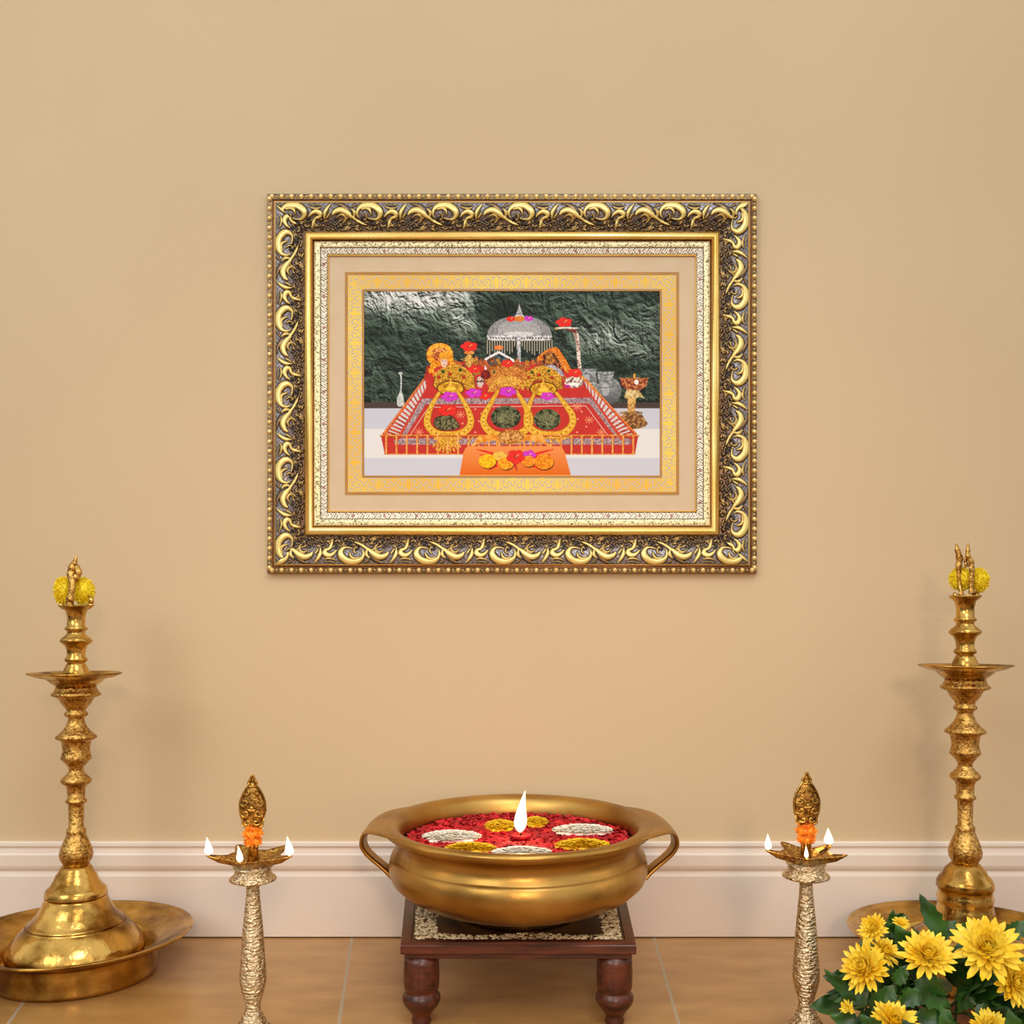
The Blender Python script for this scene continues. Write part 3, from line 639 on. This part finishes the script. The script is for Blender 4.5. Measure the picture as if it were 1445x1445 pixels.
# fluffy yellow flowers on the lamp tops
def puff(mb, c, rx, ry, rz, n=420, ln=.0032, seed=1):
    r = random.Random(seed); mb.ball(c, 1, 12, 8, rx*.86, ry*.86, rz*.86, .03)
    for i in range(n):
        z = 1-2*(i+.5)/n; a = i*2.39996+r.uniform(-.2,.2); s = math.sqrt(1-z*z)
        nv = Vector((s*math.cos(a), s*math.sin(a), z)); p = Vector((c[0]+nv.x*rx*.82, c[1]+nv.y*ry*.82, c[2]+nv.z*rz*.82))
        t = nv.orthogonal().normalized(); t = Matrix.Rotation(r.uniform(0, 6.28), 3, nv) @ t; u = nv.cross(t)
        e = p+nv*(ln*r.uniform(.7,1.3))+t*ln*r.uniform(-.3,.3); w = ln*.42
        mb.add([p-u*w*.4, p+u*w*.4, e+u*w*.8, e+nv*w*.5, e-u*w*.8, p+(e-p)*.5+t*w*.35], [(0,1,5),(1,2,5),(2,3,5),(3,4,5),(4,0,5)])
for i, (x, y, rx, rz, dd, lb) in enumerate((
    (90,834,13,21,.016,'yellow fluffy flower left of the finial on the left tall lamp'),
    (117,834,16,20,.014,'yellow fluffy flower right of the finial on the left tall lamp'),
    (1356,817,16,17,.012,'yellow fluffy flower tucked between the two prongs of the right tall lamp'),
    (1381,819,13,18,.016,'yellow fluffy flower behind the right prong of the right tall lamp'))):
    k = DL/F; b = MB(); c = W(x, y, DL+dd); puff(b, (0,0,0), rx*k, min(rx,13)*k, rz*k, seed=i+4)
    o = b.build('yellow_flower', M['puff']); o.location = c; tag(o, lb, 'flower', 'yellow flowers on the lamp tops')

# ------------------------------------------------------------------ small lamps
def flame_mesh(c, h, w, lean=0):
    b = MB(); pr = [(.05,0),(.55,.06),(.9,.16),(1,.27),(.86,.42),(.6,.6),(.34,.78),(.14,.92),(.02,1)]
    n = 14; vs = []
    for r, z in pr:
        for k in range(n):
            a = 2*PI*k/n; vs.append((c[0]+lean*h*z*z+r*w*math.cos(a), c[1]+r*w*math.sin(a), c[2]+z*h))
    m = len(pr); fs = [(i*n+k, i*n+(k+1)%n, (i+1)*n+(k+1)%n, (i+1)*n+k) for i in range(m-1) for k in range(n)]+[tuple(range(n))[::-1], tuple((m-1)*n+k for k in range(n))]
    b.add(vs, fs); return b
SS = [(680,34),(760,38),(840,46),(900,52),(960,57),(1040,62),(1120,68),(1180,72),(1220,71),(1260,62),(1300,50),(1330,42),(1345,40),(1370,44),(1400,58),(1430,74),(1445,84),(1470,105),(1500,130)]
def flame_light(c, e, r=.006):
    l = bpy.data.lights.new('flame_light', 'POINT'); l.energy = e; l.color = (1,.62,.28); l.shadow_soft_size = r
    o = bpy.data.objects.new('flame_light', l); C.objects.link(o); o.location = c
def small_lamp(cx, d, ytop, yoff, R, ang0, lit, label, glabel, lean):
    c = W(cx, 0, d); c.z = 0; k = d/F
    t = empty('oil_lamp_stand', (c.x, c.y, 0), label, 'oil lamp', 'small lit oil lamp stands')
    q = [(hw/3.856*k, pz(1070+yoff+zy/3.856, d)) for zy, hw in SS][::-1]
    q = [(z_[0], z_[1]) for z_ in q if z_[1] > .012]
    q = [(50*k,.0),(51*k,.003),(48*k,.008)]+q
    b = MB(); b.lathe(q, c, 40); b.build('stem', M['hammered'], t)
    Y = lambda zy: pz(1070+yoff+zy/3.856, d)
    zd = Y(532)
    pr = [(30,Y(690)),(34,Y(682)),(100,Y(672)),(124,Y(662)),(128,Y(655)),(122,Y(645)),(104,Y(632)),(97,Y(615)),(96,Y(600)),(108,Y(588))]
    b = MB(); b.lathe([(hw/3.856*k, z) for hw, z in pr], c, 48); b.build('collar', M['hammered'], t)
    # five-spouted dish
    def outline(a):
        v = math.cos(5*(a-ang0)); return .60+.40*max(0, (v+1)/2)**3.2
    n = 120; b = MB(); lv = [(.42,Y(592),0),(.55,Y(580),.3),(.80,Y(556),.8),(.97,Y(538),1),(1.0,zd,1),(.985,zd+.0006,1),(.93,zd-.0015,1),(.75,Y(556)+.002,.8),(.45,Y(566),.3),(.1,Y(568),0)]
    vs = []
    for f, z, mixv in lv:
        for i in range(n):
            a = 2*PI*i/n; o_ = outline(a)*mixv+.62*(1-mixv); rr = R*k*f*o_/(1 if mixv else 1)
            vs.append((c.x+rr*math.cos(a), c.y+rr*math.sin(a), z+(.0035 if mixv == 1 else 0)*(outline(a)-.6)/.4))
    m = len(lv); b.add(vs, [(i*n+j, i*n+(j+1)%n, (i+1)*n+(j+1)%n, (i+1)*n+j) for i in range(m-1) for j in range(n)]+[tuple(range(n))[::-1], tuple((m-1)*n+j for j in range(n))])
    b.build('spouted_dish', M['engraved'], t)
    for kk, (fh, fw) in lit.items():
        a = ang0+kk*2*PI/5; p = Vector((c.x+R*k*.93*math.cos(a), c.y+R*k*.93*math.sin(a), zd+.003))
        b = MB(); inn = Vector((c.x+R*k*.55*math.cos(a), c.y+R*k*.55*math.sin(a), zd-.003))
        b.tube([inn, p.lerp(inn,.3)+Vector((0,0,-.001)), p+Vector((0,0,.004))], .0011, 8); w = b.build('wick', M['wick'], t)
        flame_mesh((p.x, p.y, p.z+.001), fh*k, fw*k*.8, lean).build('flame', M['flame'], w)
        flame_light((p.x, p.y-.001, p.z+fh*k*.75), .035)
    # leaf-shaped filigree finial on a short post
    zc = lambda y: pz(y, d)
    b = MB(); b.tube([(c.x, c.y, Y(570)), (c.x, c.y, zc(ytop+72))], [8*k, 6*k], 14)
    # silhouette of the leaf : half widths by height, flattened front to back and pierced with swirls
    sil = [(0,.6),(6,3.2),(11,6.2),(14,5.2),(20,9.5),(30,15),(40,18),(50,18),(58,16.5),(66,14),(71,14.5),(74,9),(78,5)]
    vs = []; nn = 30; rs2 = random.Random(5)
    for yy, hw in sil:
        for i in range(nn):
            a = 2*PI*i/nn; q = 1+.10*math.sin(3*a+yy*.4)*(1 if hw > 5 else 0)
            vs.append((c.x+hw*k*q*math.cos(a), c.y+hw*k*.42*q*math.sin(a), zc(ytop+yy)))
    m = len(sil); b.add(vs, [((i+1)*nn+j, (i+1)*nn+(j+1)%nn, i*nn+(j+1)%nn, i*nn+j) for i in range(m-1) for j in range(nn)]+[tuple(range(nn)), tuple((m-1)*nn+j for j in range(nn))[::-1]])
    b.build('finial', M['dark_brass'], t); b = MB()
    def dep(X_, Y_):
        hw = np.interp(Y_, [a_[0] for a_ in sil], [a_[1] for a_ in sil]); return .42*hw*math.sqrt(max(.05, 1-(X_/max(hw,1))**2))
    for sg in (-1, 1):
        for (x_, y_, r_) in ((7,24,5),(10,38,6.5),(9.5,53,6.5),(6,66,5),(1.5,14,3.2),(1,46,4)):
            for fb in (-1, 1):
                pts = []
                for i in range(17):
                    a = sg*(i/16*5.2+.4)+(0 if sg > 0 else PI); q = r_*(1-i/19); X_ = sg*x_+q*math.cos(a); Y_ = y_+q*math.sin(a)
                    pts.append((c.x+X_*k, c.y+fb*(dep(X_, Y_)+1.0)*k, zc(ytop+Y_)))
                b.tube(pts, 1.55*k, 6)
    edge = [(c.x+s_*hw*k, c.y-.001, zc(ytop+yy)) for s_, seqn in ((1, sil[1:-1]), ) for yy, hw in seqn]
    for s_ in (-1, 1): b.tube([p[:3] for p in catmull([(c.x+s_*hw*k*.98, c.y-.002, zc(ytop+yy)) for yy, hw in sil[:-1]], 4)], 1.7*k, 6)
    b.build('finial_scrollwork', M['brass'], t)
    b = MB()
    for y_, r_ in ((ytop+77,9),(ytop+83,14),(ytop+94,11.5)): 
        b2 = MB(); puff(b2, (c.x, c.y, zc(y_)), r_*k, r_*k, 7*k, 170, .0028, int(y_)); b.add(b2.v, b2.f)
    tag(b.build('flower_garland', M['orange_petal']), glabel, 'garland', 'orange flower garlands on the small lamps')
    b = MB(); puff(b, (c.x, c.y, zc(ytop+111)), 11*k, 11*k, 8*k, 200, .0026, 9)
    return t
small_lamp(357, 1.16, 1093, 0, 64, math.radians(-92), {0: (23,5.5), 1: (27,7.5), 4: (25,7)}, 'small pale brass lamp stand with three flames, left of the brass bowl', 'orange flower garland around the finial of the small lamp left of the bowl', -.12)
small_lamp(1137.5, 1.165, 1089, -4, 58, math.radians(-106), {0: (17,3.5), 2: (24,8), 4: (23,6)}, 'small pale brass lamp stand between the brass bowl and the potted chrysanthemums', 'orange flower garland around the finial of the small lamp near the potted flowers', -.04)

# ------------------------------------------------------------------ stool
ZT = .1072
st = empty('wooden_stool', W(731, 0, 1.331).xy.to_3d(), 'low dark red wooden stool with turned legs and pebbled top, under the brass bowl', 'stool')
def quad(d, xl, xr, py=None): return ((xl-CX)*d/F, (xr-CX)*d/F, d-D)
fl, fr, fy = quad(1.2004, 565, 898); bl, br, by = quad(1.4630, 573, 880)
def lerp_top(u, v):        # u 0..1 left-right, v 0..1 front-back
    y = fy+(by-fy)*v; l = fl+(bl-fl)*v; r = fr+(br-fr)*v; return l+(r-l)*u, y
def slab(mb, iu, iv, z0, z1, bev=.0015):
    def ring(du, dv, z): return [(*lerp_top(a, c_), z) for a, c_ in ((du,dv),(1-du,dv),(1-du,1-dv),(du,1-dv))]
    R_ = [ring(iu+bev*3, iv+bev*3, z0), ring(iu, iv, z0+bev), ring(iu, iv, z1-bev), ring(iu+bev*3, iv+bev*3, z1)]
    vs = sum(R_, []); mb.add(vs, [(i*4+k, i*4+(k+1)%4, (i+1)*4+(k+1)%4, (i+1)*4+k) for i in range(3) for k in range(4)]+[(3,2,1,0),(12,13,14,15)])
b = MB(); slab(b, 0, 0, ZT-.0150, ZT-.0030)
# raised border
def frame_ring(mb, a0, a1, z0, z1):
    o_ = [(*lerp_top(u, v), z) for z in (z0, z1) for u, v in ((a0,a0),(1-a0,a0),(1-a0,1-a0),(a0,1-a0))]
    i_ = [(*lerp_top(u, v), z) for z in (z0, z1) for u, v in ((a1,a1),(1-a1,a1),(1-a1,1-a1),(a1,1-a1))]
    mb.add(o_+i_, [(k, (k+1)%4, 4+(k+1)%4, 4+k) for k in range(4)]+[(12+k, 12+(k+1)%4, 8+(k+1)%4, 8+k) for k in range(4)]+[(4+k, 4+(k+1)%4, 12+(k+1)%4, 12+k) for k in range(4)])
frame_ring(b, .003, .045, ZT-.0035, ZT+.0002); b.build('top_board', M['wood'], st, False)
b = MB(); slab(b, .018, .018, ZT-.0215, ZT-.0152, .001); b.build('apron', M['wood'], st, False)
b = MB(); slab(b, .047, .047, ZT-.004, ZT-.0006, .0004); b.build('inset_panel', M['panel'], st, False)
b = MB(); rp_ = random.Random(21); cnt = 0
while cnt < 2600:
    u = rp_.uniform(.06, .94); v = rp_.uniform(.06, .94); x, y = lerp_top(u, v)
    e = max(abs(u-.5)/.36, abs(v-.54)/.41); e += .04*math.sin(14*u)
    if e < 1.0: cnt += 1 if rp_.random() < .3 else 0; continue
    b.ball((x, y, ZT-.0006), rp_.uniform(.0016,.0026), 6, 4, rp_.uniform(.8,1.5), rp_.uniform(.8,1.5), .55, .1); cnt += 1
o = b.build('stone_chips', M['stones'], st); o['kind'] = 'stuff'; o['label'] = 'cream stone chips set around the edge'
def legp(s=1.0): 
    k = 1.225/F; Z = lambda y: max(pz(y, 1.225), 0)
    return [(9*k,0.0),(13*k,.0005),(14*k,.004),(12*k,.0075),(13.5*k,.011),(17*k,.0155),(23*k,.022),(26.5*k,.0275),(27*k,.0315),(26*k,.0355),(23.5*k,.0385),(22.5*k,.0405),(24*k,.0425),(25*k,.047),(25.5*k,.060),(25*k,.075),(24.5*k,ZT-.0214)]
for u, v in ((.087,.10),(.913,.10),(.075,.93),(.925,.93)):
    x, y = lerp_top(u, v); b = MB(); b.lathe(legp(), (x, y, 0), 32); b.build('leg', M['wood'], st)

# ------------------------------------------------------------------ bowl
DB = 1.334; kb = DB/F; KY = 1.17; bc = W(731, 0, DB); bc.z = 0
bo = empty('brass_bowl', (bc.x, bc.y, ZT), 'wide two-handled brass bowl of floating petals on the wooden stool', 'bowl')
bp_ = [(60,.1083),(80,.1080),(83,.1095),(82,.113),(86,.1175),(100,.1215),(122,.1270),(145,.1350),(164,.1450),(176,.1560),(180.5,.1665),(180.5,.1760),(178.5,.1850),(176.5,.1890),(174.8,.1898),(174.4,.1912),(173,.1935),(171.5,.1985),(171,.2045),(173,.2105),(179,.2160),(186,.2195),(189,.2235),(188.5,.2275),(185,.2300),(178,.2296),(171,.2270),(167.5,.2230),(165,.2160),(163,.2050),(164,.1950),(170,.1750),(166,.1560),(140,.1400),(90,.1260),(40,.122)]
b = MB(); b.lathe([(r*kb, z) for r, z in bp_], bc, 128, KY); b.build('body', M['bowl'], bo)
for sg in (-1, 1):
    path = [(181,1160.5,.120,1),(190,1159.5,.108,.92),(198,1160,.082,.70),(206,1164,.056,.42),(213,1171,.036,.16),(217.5,1181,.025,.02),(218,1191,.020,0),(213,1201,.017,0),(203,1211,.0155,0),(192,1220,.0155,0),(182,1229,.017,0),(175,1236,.019,0)]
    if sg > 0: path = [(x*1.015 if i_ else x, y, w, q) for i_, (x, y, w, q) in enumerate(path)]
    cm = catmull([(x*kb, pz(y, DB), w, q*100) for x, y, w, q in path], 5); vs = []; th = .0028; nb = 20
    for i, (x, z, w, q) in enumerate(cm):
        th = .0028*min(1, .35+i*.06)
        a = cm[max(i-1,0)]; c2 = cm[min(i+1,len(cm)-1)]; tx, tz = c2[0]-a[0], c2[1]-a[1]; l = math.hypot(tx, tz); nx, nz = -tz/l, tx/l
        for k in range(nb):
            aa = 2*PI*k/nb; cc, ss = math.cos(aa), math.sin(aa)
            yy = (cc if abs(cc) < .97 else math.copysign(1, cc))*w; tt = math.copysign(min(abs(ss)*2.2, 1), ss)*th if abs(ss) > 1e-6 else 0
            back = 186*kb*(1-math.sqrt(max(0, 1-(yy/(186*kb*KY))**2)))*q/100
            vs.append((bc.x+sg*(x-back+nx*tt), bc.y+yy, z+nz*tt))
    m = len(cm); b = MB(); fs = [(i*nb+k, i*nb+(k+1)%nb, (i+1)*nb+(k+1)%nb, (i+1)*nb+k) for i in range(m-1) for k in range(nb)]+[tuple(range(nb))[::-1], tuple((m-1)*nb+k for k in range(nb))]
    b.add(vs, fs if sg < 0 else [f[::-1] for f in fs])
    b.build('handle', M['bowl'], bo)
# contents
ZC = .2060; RC = 160.0*kb
def petals(mb, n, area, z, size, seed, dome=0.0, tilt=.5):
    r = random.Random(seed); (cx, cy, rx, ry) = area
    for i in range(n):
        q = math.sqrt(r.random()); a = r.uniform(0, 2*PI); x = cx+rx*q*math.cos(a); y = cy+ry*q*math.sin(a)
        if ((x-bc.x)/RC)**2+((y-bc.y)/(RC*KY))**2 > .985: continue
        zz = z+dome*(1-q*q)+r.uniform(0,.002); s = size*r.uniform(.7,1.3); th = r.uniform(0, 2*PI)
        t = Vector((math.cos(th), math.sin(th), r.uniform(-tilt,tilt))).normalized()*s; u = Vector((-math.sin(th), math.cos(th), r.uniform(-tilt,tilt)))*s*.5
        p = Vector((x, y, zz)); up = Vector((0,0,s*.22))
        mb.add([p-t, p-t*.3-u, p+t*.5-u*.9, p+t, p+t*.5+u*.9, p-t*.3+u, p+up*-.6], [(0,1,6),(1,2,6),(2,3,6),(3,4,6),(4,5,6),(5,0,6)])
b = MB(); b.lathe([(RC*.2,ZC-.0035),(RC*.99,ZC-.0035),(RC*.995,ZC-.0015),(RC*.5,ZC),(RC*.02,ZC)], bc, 64, KY)
petals(b, 5200, (bc.x, bc.y, RC*.99, RC*KY*.99), ZC-.001, .0042, 3)
tag(b.build('red_petal_bed', M['red_petal'], None, False), 'bed of red petals filling the brass bowl', 'petals', None, 'stuff')
fl_ = [(638,1181,42,.026,'white_petal','white','flower head of white petals at the left inside the brass bowl'),
       (822,1172,42,.024,'white_petal','white','half-round flower head of white petals at the right inside the brass bowl'),
       (737,1204,42,.018,'white_petal','white','flower head of cream white petals at the front rim of the bowl, before the flame'),
       (664,1198,36,.016,'yellow_petal','yellow','yellow flower head at the front left of the bowl, below the left white one'),
       (822,1193,38,.020,'yellow_petal','yellow','yellow flower head at the front right of the bowl, below the right white one'),
       (706,1166,21,.030,'yellow_petal','yellow','yellow flower head just left of the flame in the bowl'),
       (757,1161,15,.026,'yellow_petal','yellow','small yellow flower head just right behind the flame in the bowl')]
for i, (x, y, hw, ry, mt, cn, lb) in enumerate(fl_):
    d = (H-ZC-.002)*F/(y-HY); c = W(x, y, d); rx = hw*d/F; b = MB()
    vs = MB(); b.lathe([(rx*.98,-.003),(rx,.0),(rx*.9,.003),(rx*.6,.0055),(rx*.1,.0065)], (c.x, c.y, ZC), 24, ry/rx, lambda a, r, z: 1+.07*math.sin(5*a+i))
    b.v = [(bc.x+(x_-bc.x), y_, z_) for x_, y_, z_ in b.v]
    # keep the head within the bowl wall
    nv = []
    for x_, y_, z_ in b.v:
        q = math.sqrt(((x_-bc.x)/RC)**2+((y_-bc.y)/(RC*KY))**2)
        if q > .985: x_ = bc.x+(x_-bc.x)*.985/q; y_ = bc.y+(y_-bc.y)*.985/q
        nv.append((x_, y_, z_))
    b.v = nv
    petals(b, int(700*rx/.04), (c.x, c.y, rx*.97, ry*.97), ZC+.0028, .0042, 40+i, .0055, .12)
    tag(b.build('floating_flower', M[mt], None, False), lb, 'flower', 'flower heads floating in the brass bowl')
cp = W(735, 1184, (H-ZC)*F/(1184-HY))
ca = empty('floating_candle', (cp.x, cp.y, ZC+.001), 'burning floating candle in the middle of the brass bowl', 'candle')
b = MB(); b.lathe([(.010,ZC+.0005),(.0135,ZC+.003),(.0145,ZC+.006),(.013,ZC+.0065),(.004,ZC+.005)], (cp.x, cp.y, 0), 28); b.build('cup', M['red_petal'], ca)
b = MB(); b.tube([(cp.x, cp.y, ZC+.005),(cp.x, cp.y, ZC+.0125)], .0011, 8); wk = b.build('wick', M['wick'], ca)
flame_mesh((cp.x-.001, cp.y, ZC+.0085), .0560, .0085, .12).build('flame', M['flame'], wk)
flame_light((cp.x, cp.y-.004, ZC+.038), .22, .01)

# ------------------------------------------------------------------ chrysanthemum plant
pc = W(1335, 0, 1.10); pc.z = 0
pl = empty('potted_chrysanthemum', (pc.x, pc.y, 0), 'bushy green chrysanthemum plant with yellow flowers, in front of the right tall lamp', 'plant')
b = MB(); b.lathe([(.040,0),(.043,.002),(.054,.044),(.058,.045),(.059,.052),(.054,.053),(.050,.046)], pc, 40); b.build('pot', M['pot'], pl)
b = MB(); b.lathe([(.050,.040),(.051,.044),(.02,.046)], pc, 24); b.build('soil', M['soil'], pl)
def leaf_mesh(base, tip, width, normal, curl=.15, lobes=0):
    base, tip = Vector(base), Vector(tip); ax = tip-base; l = ax.length; ax.normalize(); n_ = (Vector(normal)-ax*Vector(normal).dot(ax)).normalized(); sd = ax.cross(n_)
    rows = 11; vs = []; cols = 5
    for i in range(rows):
        t = i/(rows-1); w = width*(math.sin(PI*min(t**.75,1))**.8)*(1-.35*t)+.0002
        if lobes and 0 < i < rows-1: w *= 1+.14*(1 if i % 2 else -1)
        for j in range(cols):
            s_ = (j/(cols-1)-.5)*2; fold = abs(s_)*w*.28
            vs.append(base+ax*l*t+sd*s_*w+n_*(fold-curl*l*t*t+.002*math.sin(t*9+s_*2)))
    b = MB(); b.add(vs, [(i*cols+j, i*cols+j+1, (i+1)*cols+j+1, (i+1)*cols+j) for i in range(rows-1) for j in range(cols-1)])
    n = len(b.v); b.v += [tuple(Vector(v)-n_*.0004) for v in b.v]; b.f += [tuple(i+n for i in f[::-1]) for f in b.f]
    return b
def mum_mesh(c, R, nrm, seed, rings=5):
    r = random.Random(seed); nrm = Vector(nrm).normalized(); a0 = nrm.orthogonal().normalized(); b0 = nrm.cross(a0); b = MB(); c = Vector(c)
    b.ball(c, R*.22, 10, 6)
    for g in range(rings):
        f = g/(rings-1); el = math.radians(6+72*f); ln = R*(1.0-.55*f); n = int(22-9*f)
        for k in range(n):
            a = 2*PI*(k+.5*(g % 2))/n+r.uniform(-.1,.1); e = el+r.uniform(-.14,.14); l = ln*r.uniform(.85,1.1)
            rd = a0*math.cos(a)+b0*math.sin(a); dr = rd*math.cos(e)+nrm*math.sin(e); sd = dr.cross(nrm).normalized(); up = sd.cross(dr).normalized()
            w = R*.105; p0 = c+rd*R*.05
            cur = [(0,.4,0),(.3,.85,.03),(.6,1.1,.05),(.85,.85,.10),(1,.15,.18)]; vs = []
            for t, wf, cu in cur:
                m_ = p0+dr*l*t+up*l*cu*(1 if g > 1 else .5)
                vs += [m_-sd*w*wf+up*w*.3*wf, m_-up*w*.15, m_+sd*w*wf+up*w*.3*wf]
            b.add(vs, [(i*3+j, i*3+j+1, (i+1)*3+j+1, (i+1)*3+j) for i in range(4) for j in range(2)])
    return b
heads = [(1309,1350,40,1.06,(-.1,-.62,.8)),(1394,1340,48,1.05,(-.35,-.7,.65)),(1430,1386,38,1.04,(.2,-.85,.35)),(1233,1311,22,1.10,(-.6,-.5,.6)),(1222,1366,38,1.06,(-.75,-.5,.5)),
         (1248,1344,24,1.09,(.3,-.6,.7)),(1262,1445,36,1.03,(-.1,-.5,.85)),(1397,1452,28,1.03,(0,-.6,.8)),(1271,1303,12,1.12,(0,-.5,.8)),(1197,1424,13,1.05,(-.8,-.4,.3))]
root = Vector((pc.x, pc.y, .044)); rl = random.Random(12)
for i, (x, y, r, d, nr) in enumerate(heads):
    c = W(x, y, d); nv = Vector(nr).normalized(); bk = c-nv*r*d/F*.25
    b = MB(); md = root.lerp(bk, .5)+Vector((0,.01,.015)); b.tube([p for p in catmull([root+Vector((rl.uniform(-.02,.02), rl.uniform(-.01,.02), 0)), md, bk], 5)], .0016, 7)
    s_ = b.build('stem', M['stem'], pl); mum_mesh(c, r*d/F, nr, 100+i, 5 if r > 15 else 3).build('flower_head', M['mum'], pl)
def put_leaf(bx, by, tx, ty, d, wpx, dn=(0,-1,.35), dd=.0):
    leaf_mesh(W(bx, by, d), W(tx, ty, d-dd), wpx*d/F, dn, .1, 1).build('leaf', M['leaf'], pl)
for a in ((1330,1330,1301,1262,1.11,17),(1318,1322,1352,1300,1.12,14),(1345,1325,1385,1298,1.14,12),(1205,1412,1165,1368,1.07,11),(1235,1400,1178,1414,1.07,14),(1262,1388,1282,1362,1.06,12),
          (1290,1385,1345,1425,1.055,24),(1345,1440,1284,1432,1.05,20),(1230,1425,1268,1390,1.06,18),(1300,1420,1322,1376,1.06,16),(1370,1400,1352,1430,1.06,14),(1376,1428,1430,1425,1.05,15),
          (1352,1385,1362,1352,1.08,14),(1275,1330,1250,1300,1.13,11),(1256,1312,1262,1284,1.14,8),(1420,1322,1450,1300,1.14,14),(1215,1450,1172,1432,1.02,15),(1250,1470,1215,1432,1.0,17),(1300,1475,1275,1440,.99,17),(1345,1480,1330,1430,.99,18),(1440,1480,1425,1425,.99,18),(1300,1400,1262,1420,1.04,14),(1280,1300,1262,1290,1.13,8)): put_leaf(*a)
for i in range(82):
    a = rl.uniform(0, 2*PI); q = math.sqrt(rl.random()); R_ = .118
    x = pc.x+R_*q*math.cos(a); y = pc.y+.012+.068*q*math.sin(a); z = .045+.088*math.sqrt(max(0, 1-q*q))*rl.uniform(.55,1.0)
    dv = Vector((x-pc.x, (y-pc.y)*1.2-.02, (z-.03)*.6)).normalized(); tip = Vector((x, y, z))+dv*.030; tip.z = max(tip.z, .02)
    base = Vector((x, y, z))-dv*.016
    leaf_mesh(base, tip, rl.uniform(.012,.018), (dv.x*.2+rl.uniform(-.5,.5), -.7+rl.uniform(-.4,.3), .8), .12, i % 2).build('leaf', M['leaf'], pl)

# ------------------------------------------------------------------ light and lens
w = bpy.data.worlds.new('room_light'); bpy.context.scene.world = w; w.use_nodes = True; nt = w.node_tree
bg = nt.nodes['Background']; tc = nt.nodes.new('ShaderNodeTexCoord'); sp3 = nt.nodes.new('ShaderNodeSeparateXYZ'); nt.links.new(tc.outputs['Generated'], sp3.inputs[0])
no = nt.nodes.new('ShaderNodeTexNoise'); no.inputs['Scale'].default_value = 3.2; no.inputs['Detail'].default_value = 2; nt.links.new(tc.outputs['Generated'], no.inputs['Vector'])
ad = nt.nodes.new('ShaderNodeMath'); ad.operation = 'MULTIPLY_ADD'; ad.inputs[1].default_value = 1.3; nt.links.new(no.outputs['Fac'], ad.inputs[0]); nt.links.new(sp3.outputs['Z'], ad.inputs[2])
rp = nt.nodes.new('ShaderNodeValToRGB'); e = rp.color_ramp.elements
e[0].position = .40; e[0].color = (.02,.016,.012,1); e[1].position = 1.0; e[1].color = (1.1,1.05,.98,1)
x = e.new(.60); x.color = (.07,.06,.05,1); x = e.new(.72); x.color = (.55,.52,.47,1)
nt.links.new(ad.outputs[0], rp.inputs[0]); nt.links.new(rp.outputs[0], bg.inputs['Color']); bg.inputs['Strength'].default_value = 1.0
def area(name, loc, aim, size, e_, col, sy=None):
    l = bpy.data.lights.new(name, 'AREA'); l.energy = e_; l.color = col; l.size = size; l.shape = 'RECTANGLE'; l.size_y = sy or size
    o = bpy.data.objects.new(name, l); C.objects.link(o); o.location = loc
    o.rotation_euler = (Vector(aim)-Vector(loc)).to_track_quat('-Z', 'Y').to_euler(); return o
area('key_softbox', (-1.6,-2.7,1.9), (0,0,.5), 1.1, 28, (.92,.98,1), 1.4)  # added softbox as key light from the left, no real window
area('overhead_softbox', (.5,-2.1,2.5), (0.1,0,.5), .9, 22, (.93,.98,1))  # added softbox overhead, for soft light and highlights on the brass
l = bpy.data.lights.new('warm_spot', 'SPOT'); l.energy = 62; l.color = (1,.68,.46); l.spot_size = math.radians(44); l.spot_blend = 1; l.shadow_soft_size = .12  # added unseen spot that warms the lower middle of the wall
o = bpy.data.objects.new('warm_spot', l); C.objects.link(o); o.location = (.25,-2.6,1.0); o.rotation_euler = (Vector((0,0,.33))-Vector(o.location)).to_track_quat('-Z', 'Y').to_euler()
cam = bpy.data.cameras.new('camera'); co_ = bpy.data.objects.new('camera', cam); C.objects.link(co_)
co_.location = (0, -D, H); co_.rotation_euler = (PI/2, 0, 0); cam.sensor_width = 36; cam.lens = 36*F/1445; cam.shift_y = (HY-722.5)/1445; cam.clip_start = .05
sc = bpy.context.scene; sc.camera = co_
sc.view_settings.view_transform = 'Standard'; sc.view_settings.look = 'None'; sc.view_settings.gamma = 1; sc.view_settings.exposure = -0.20
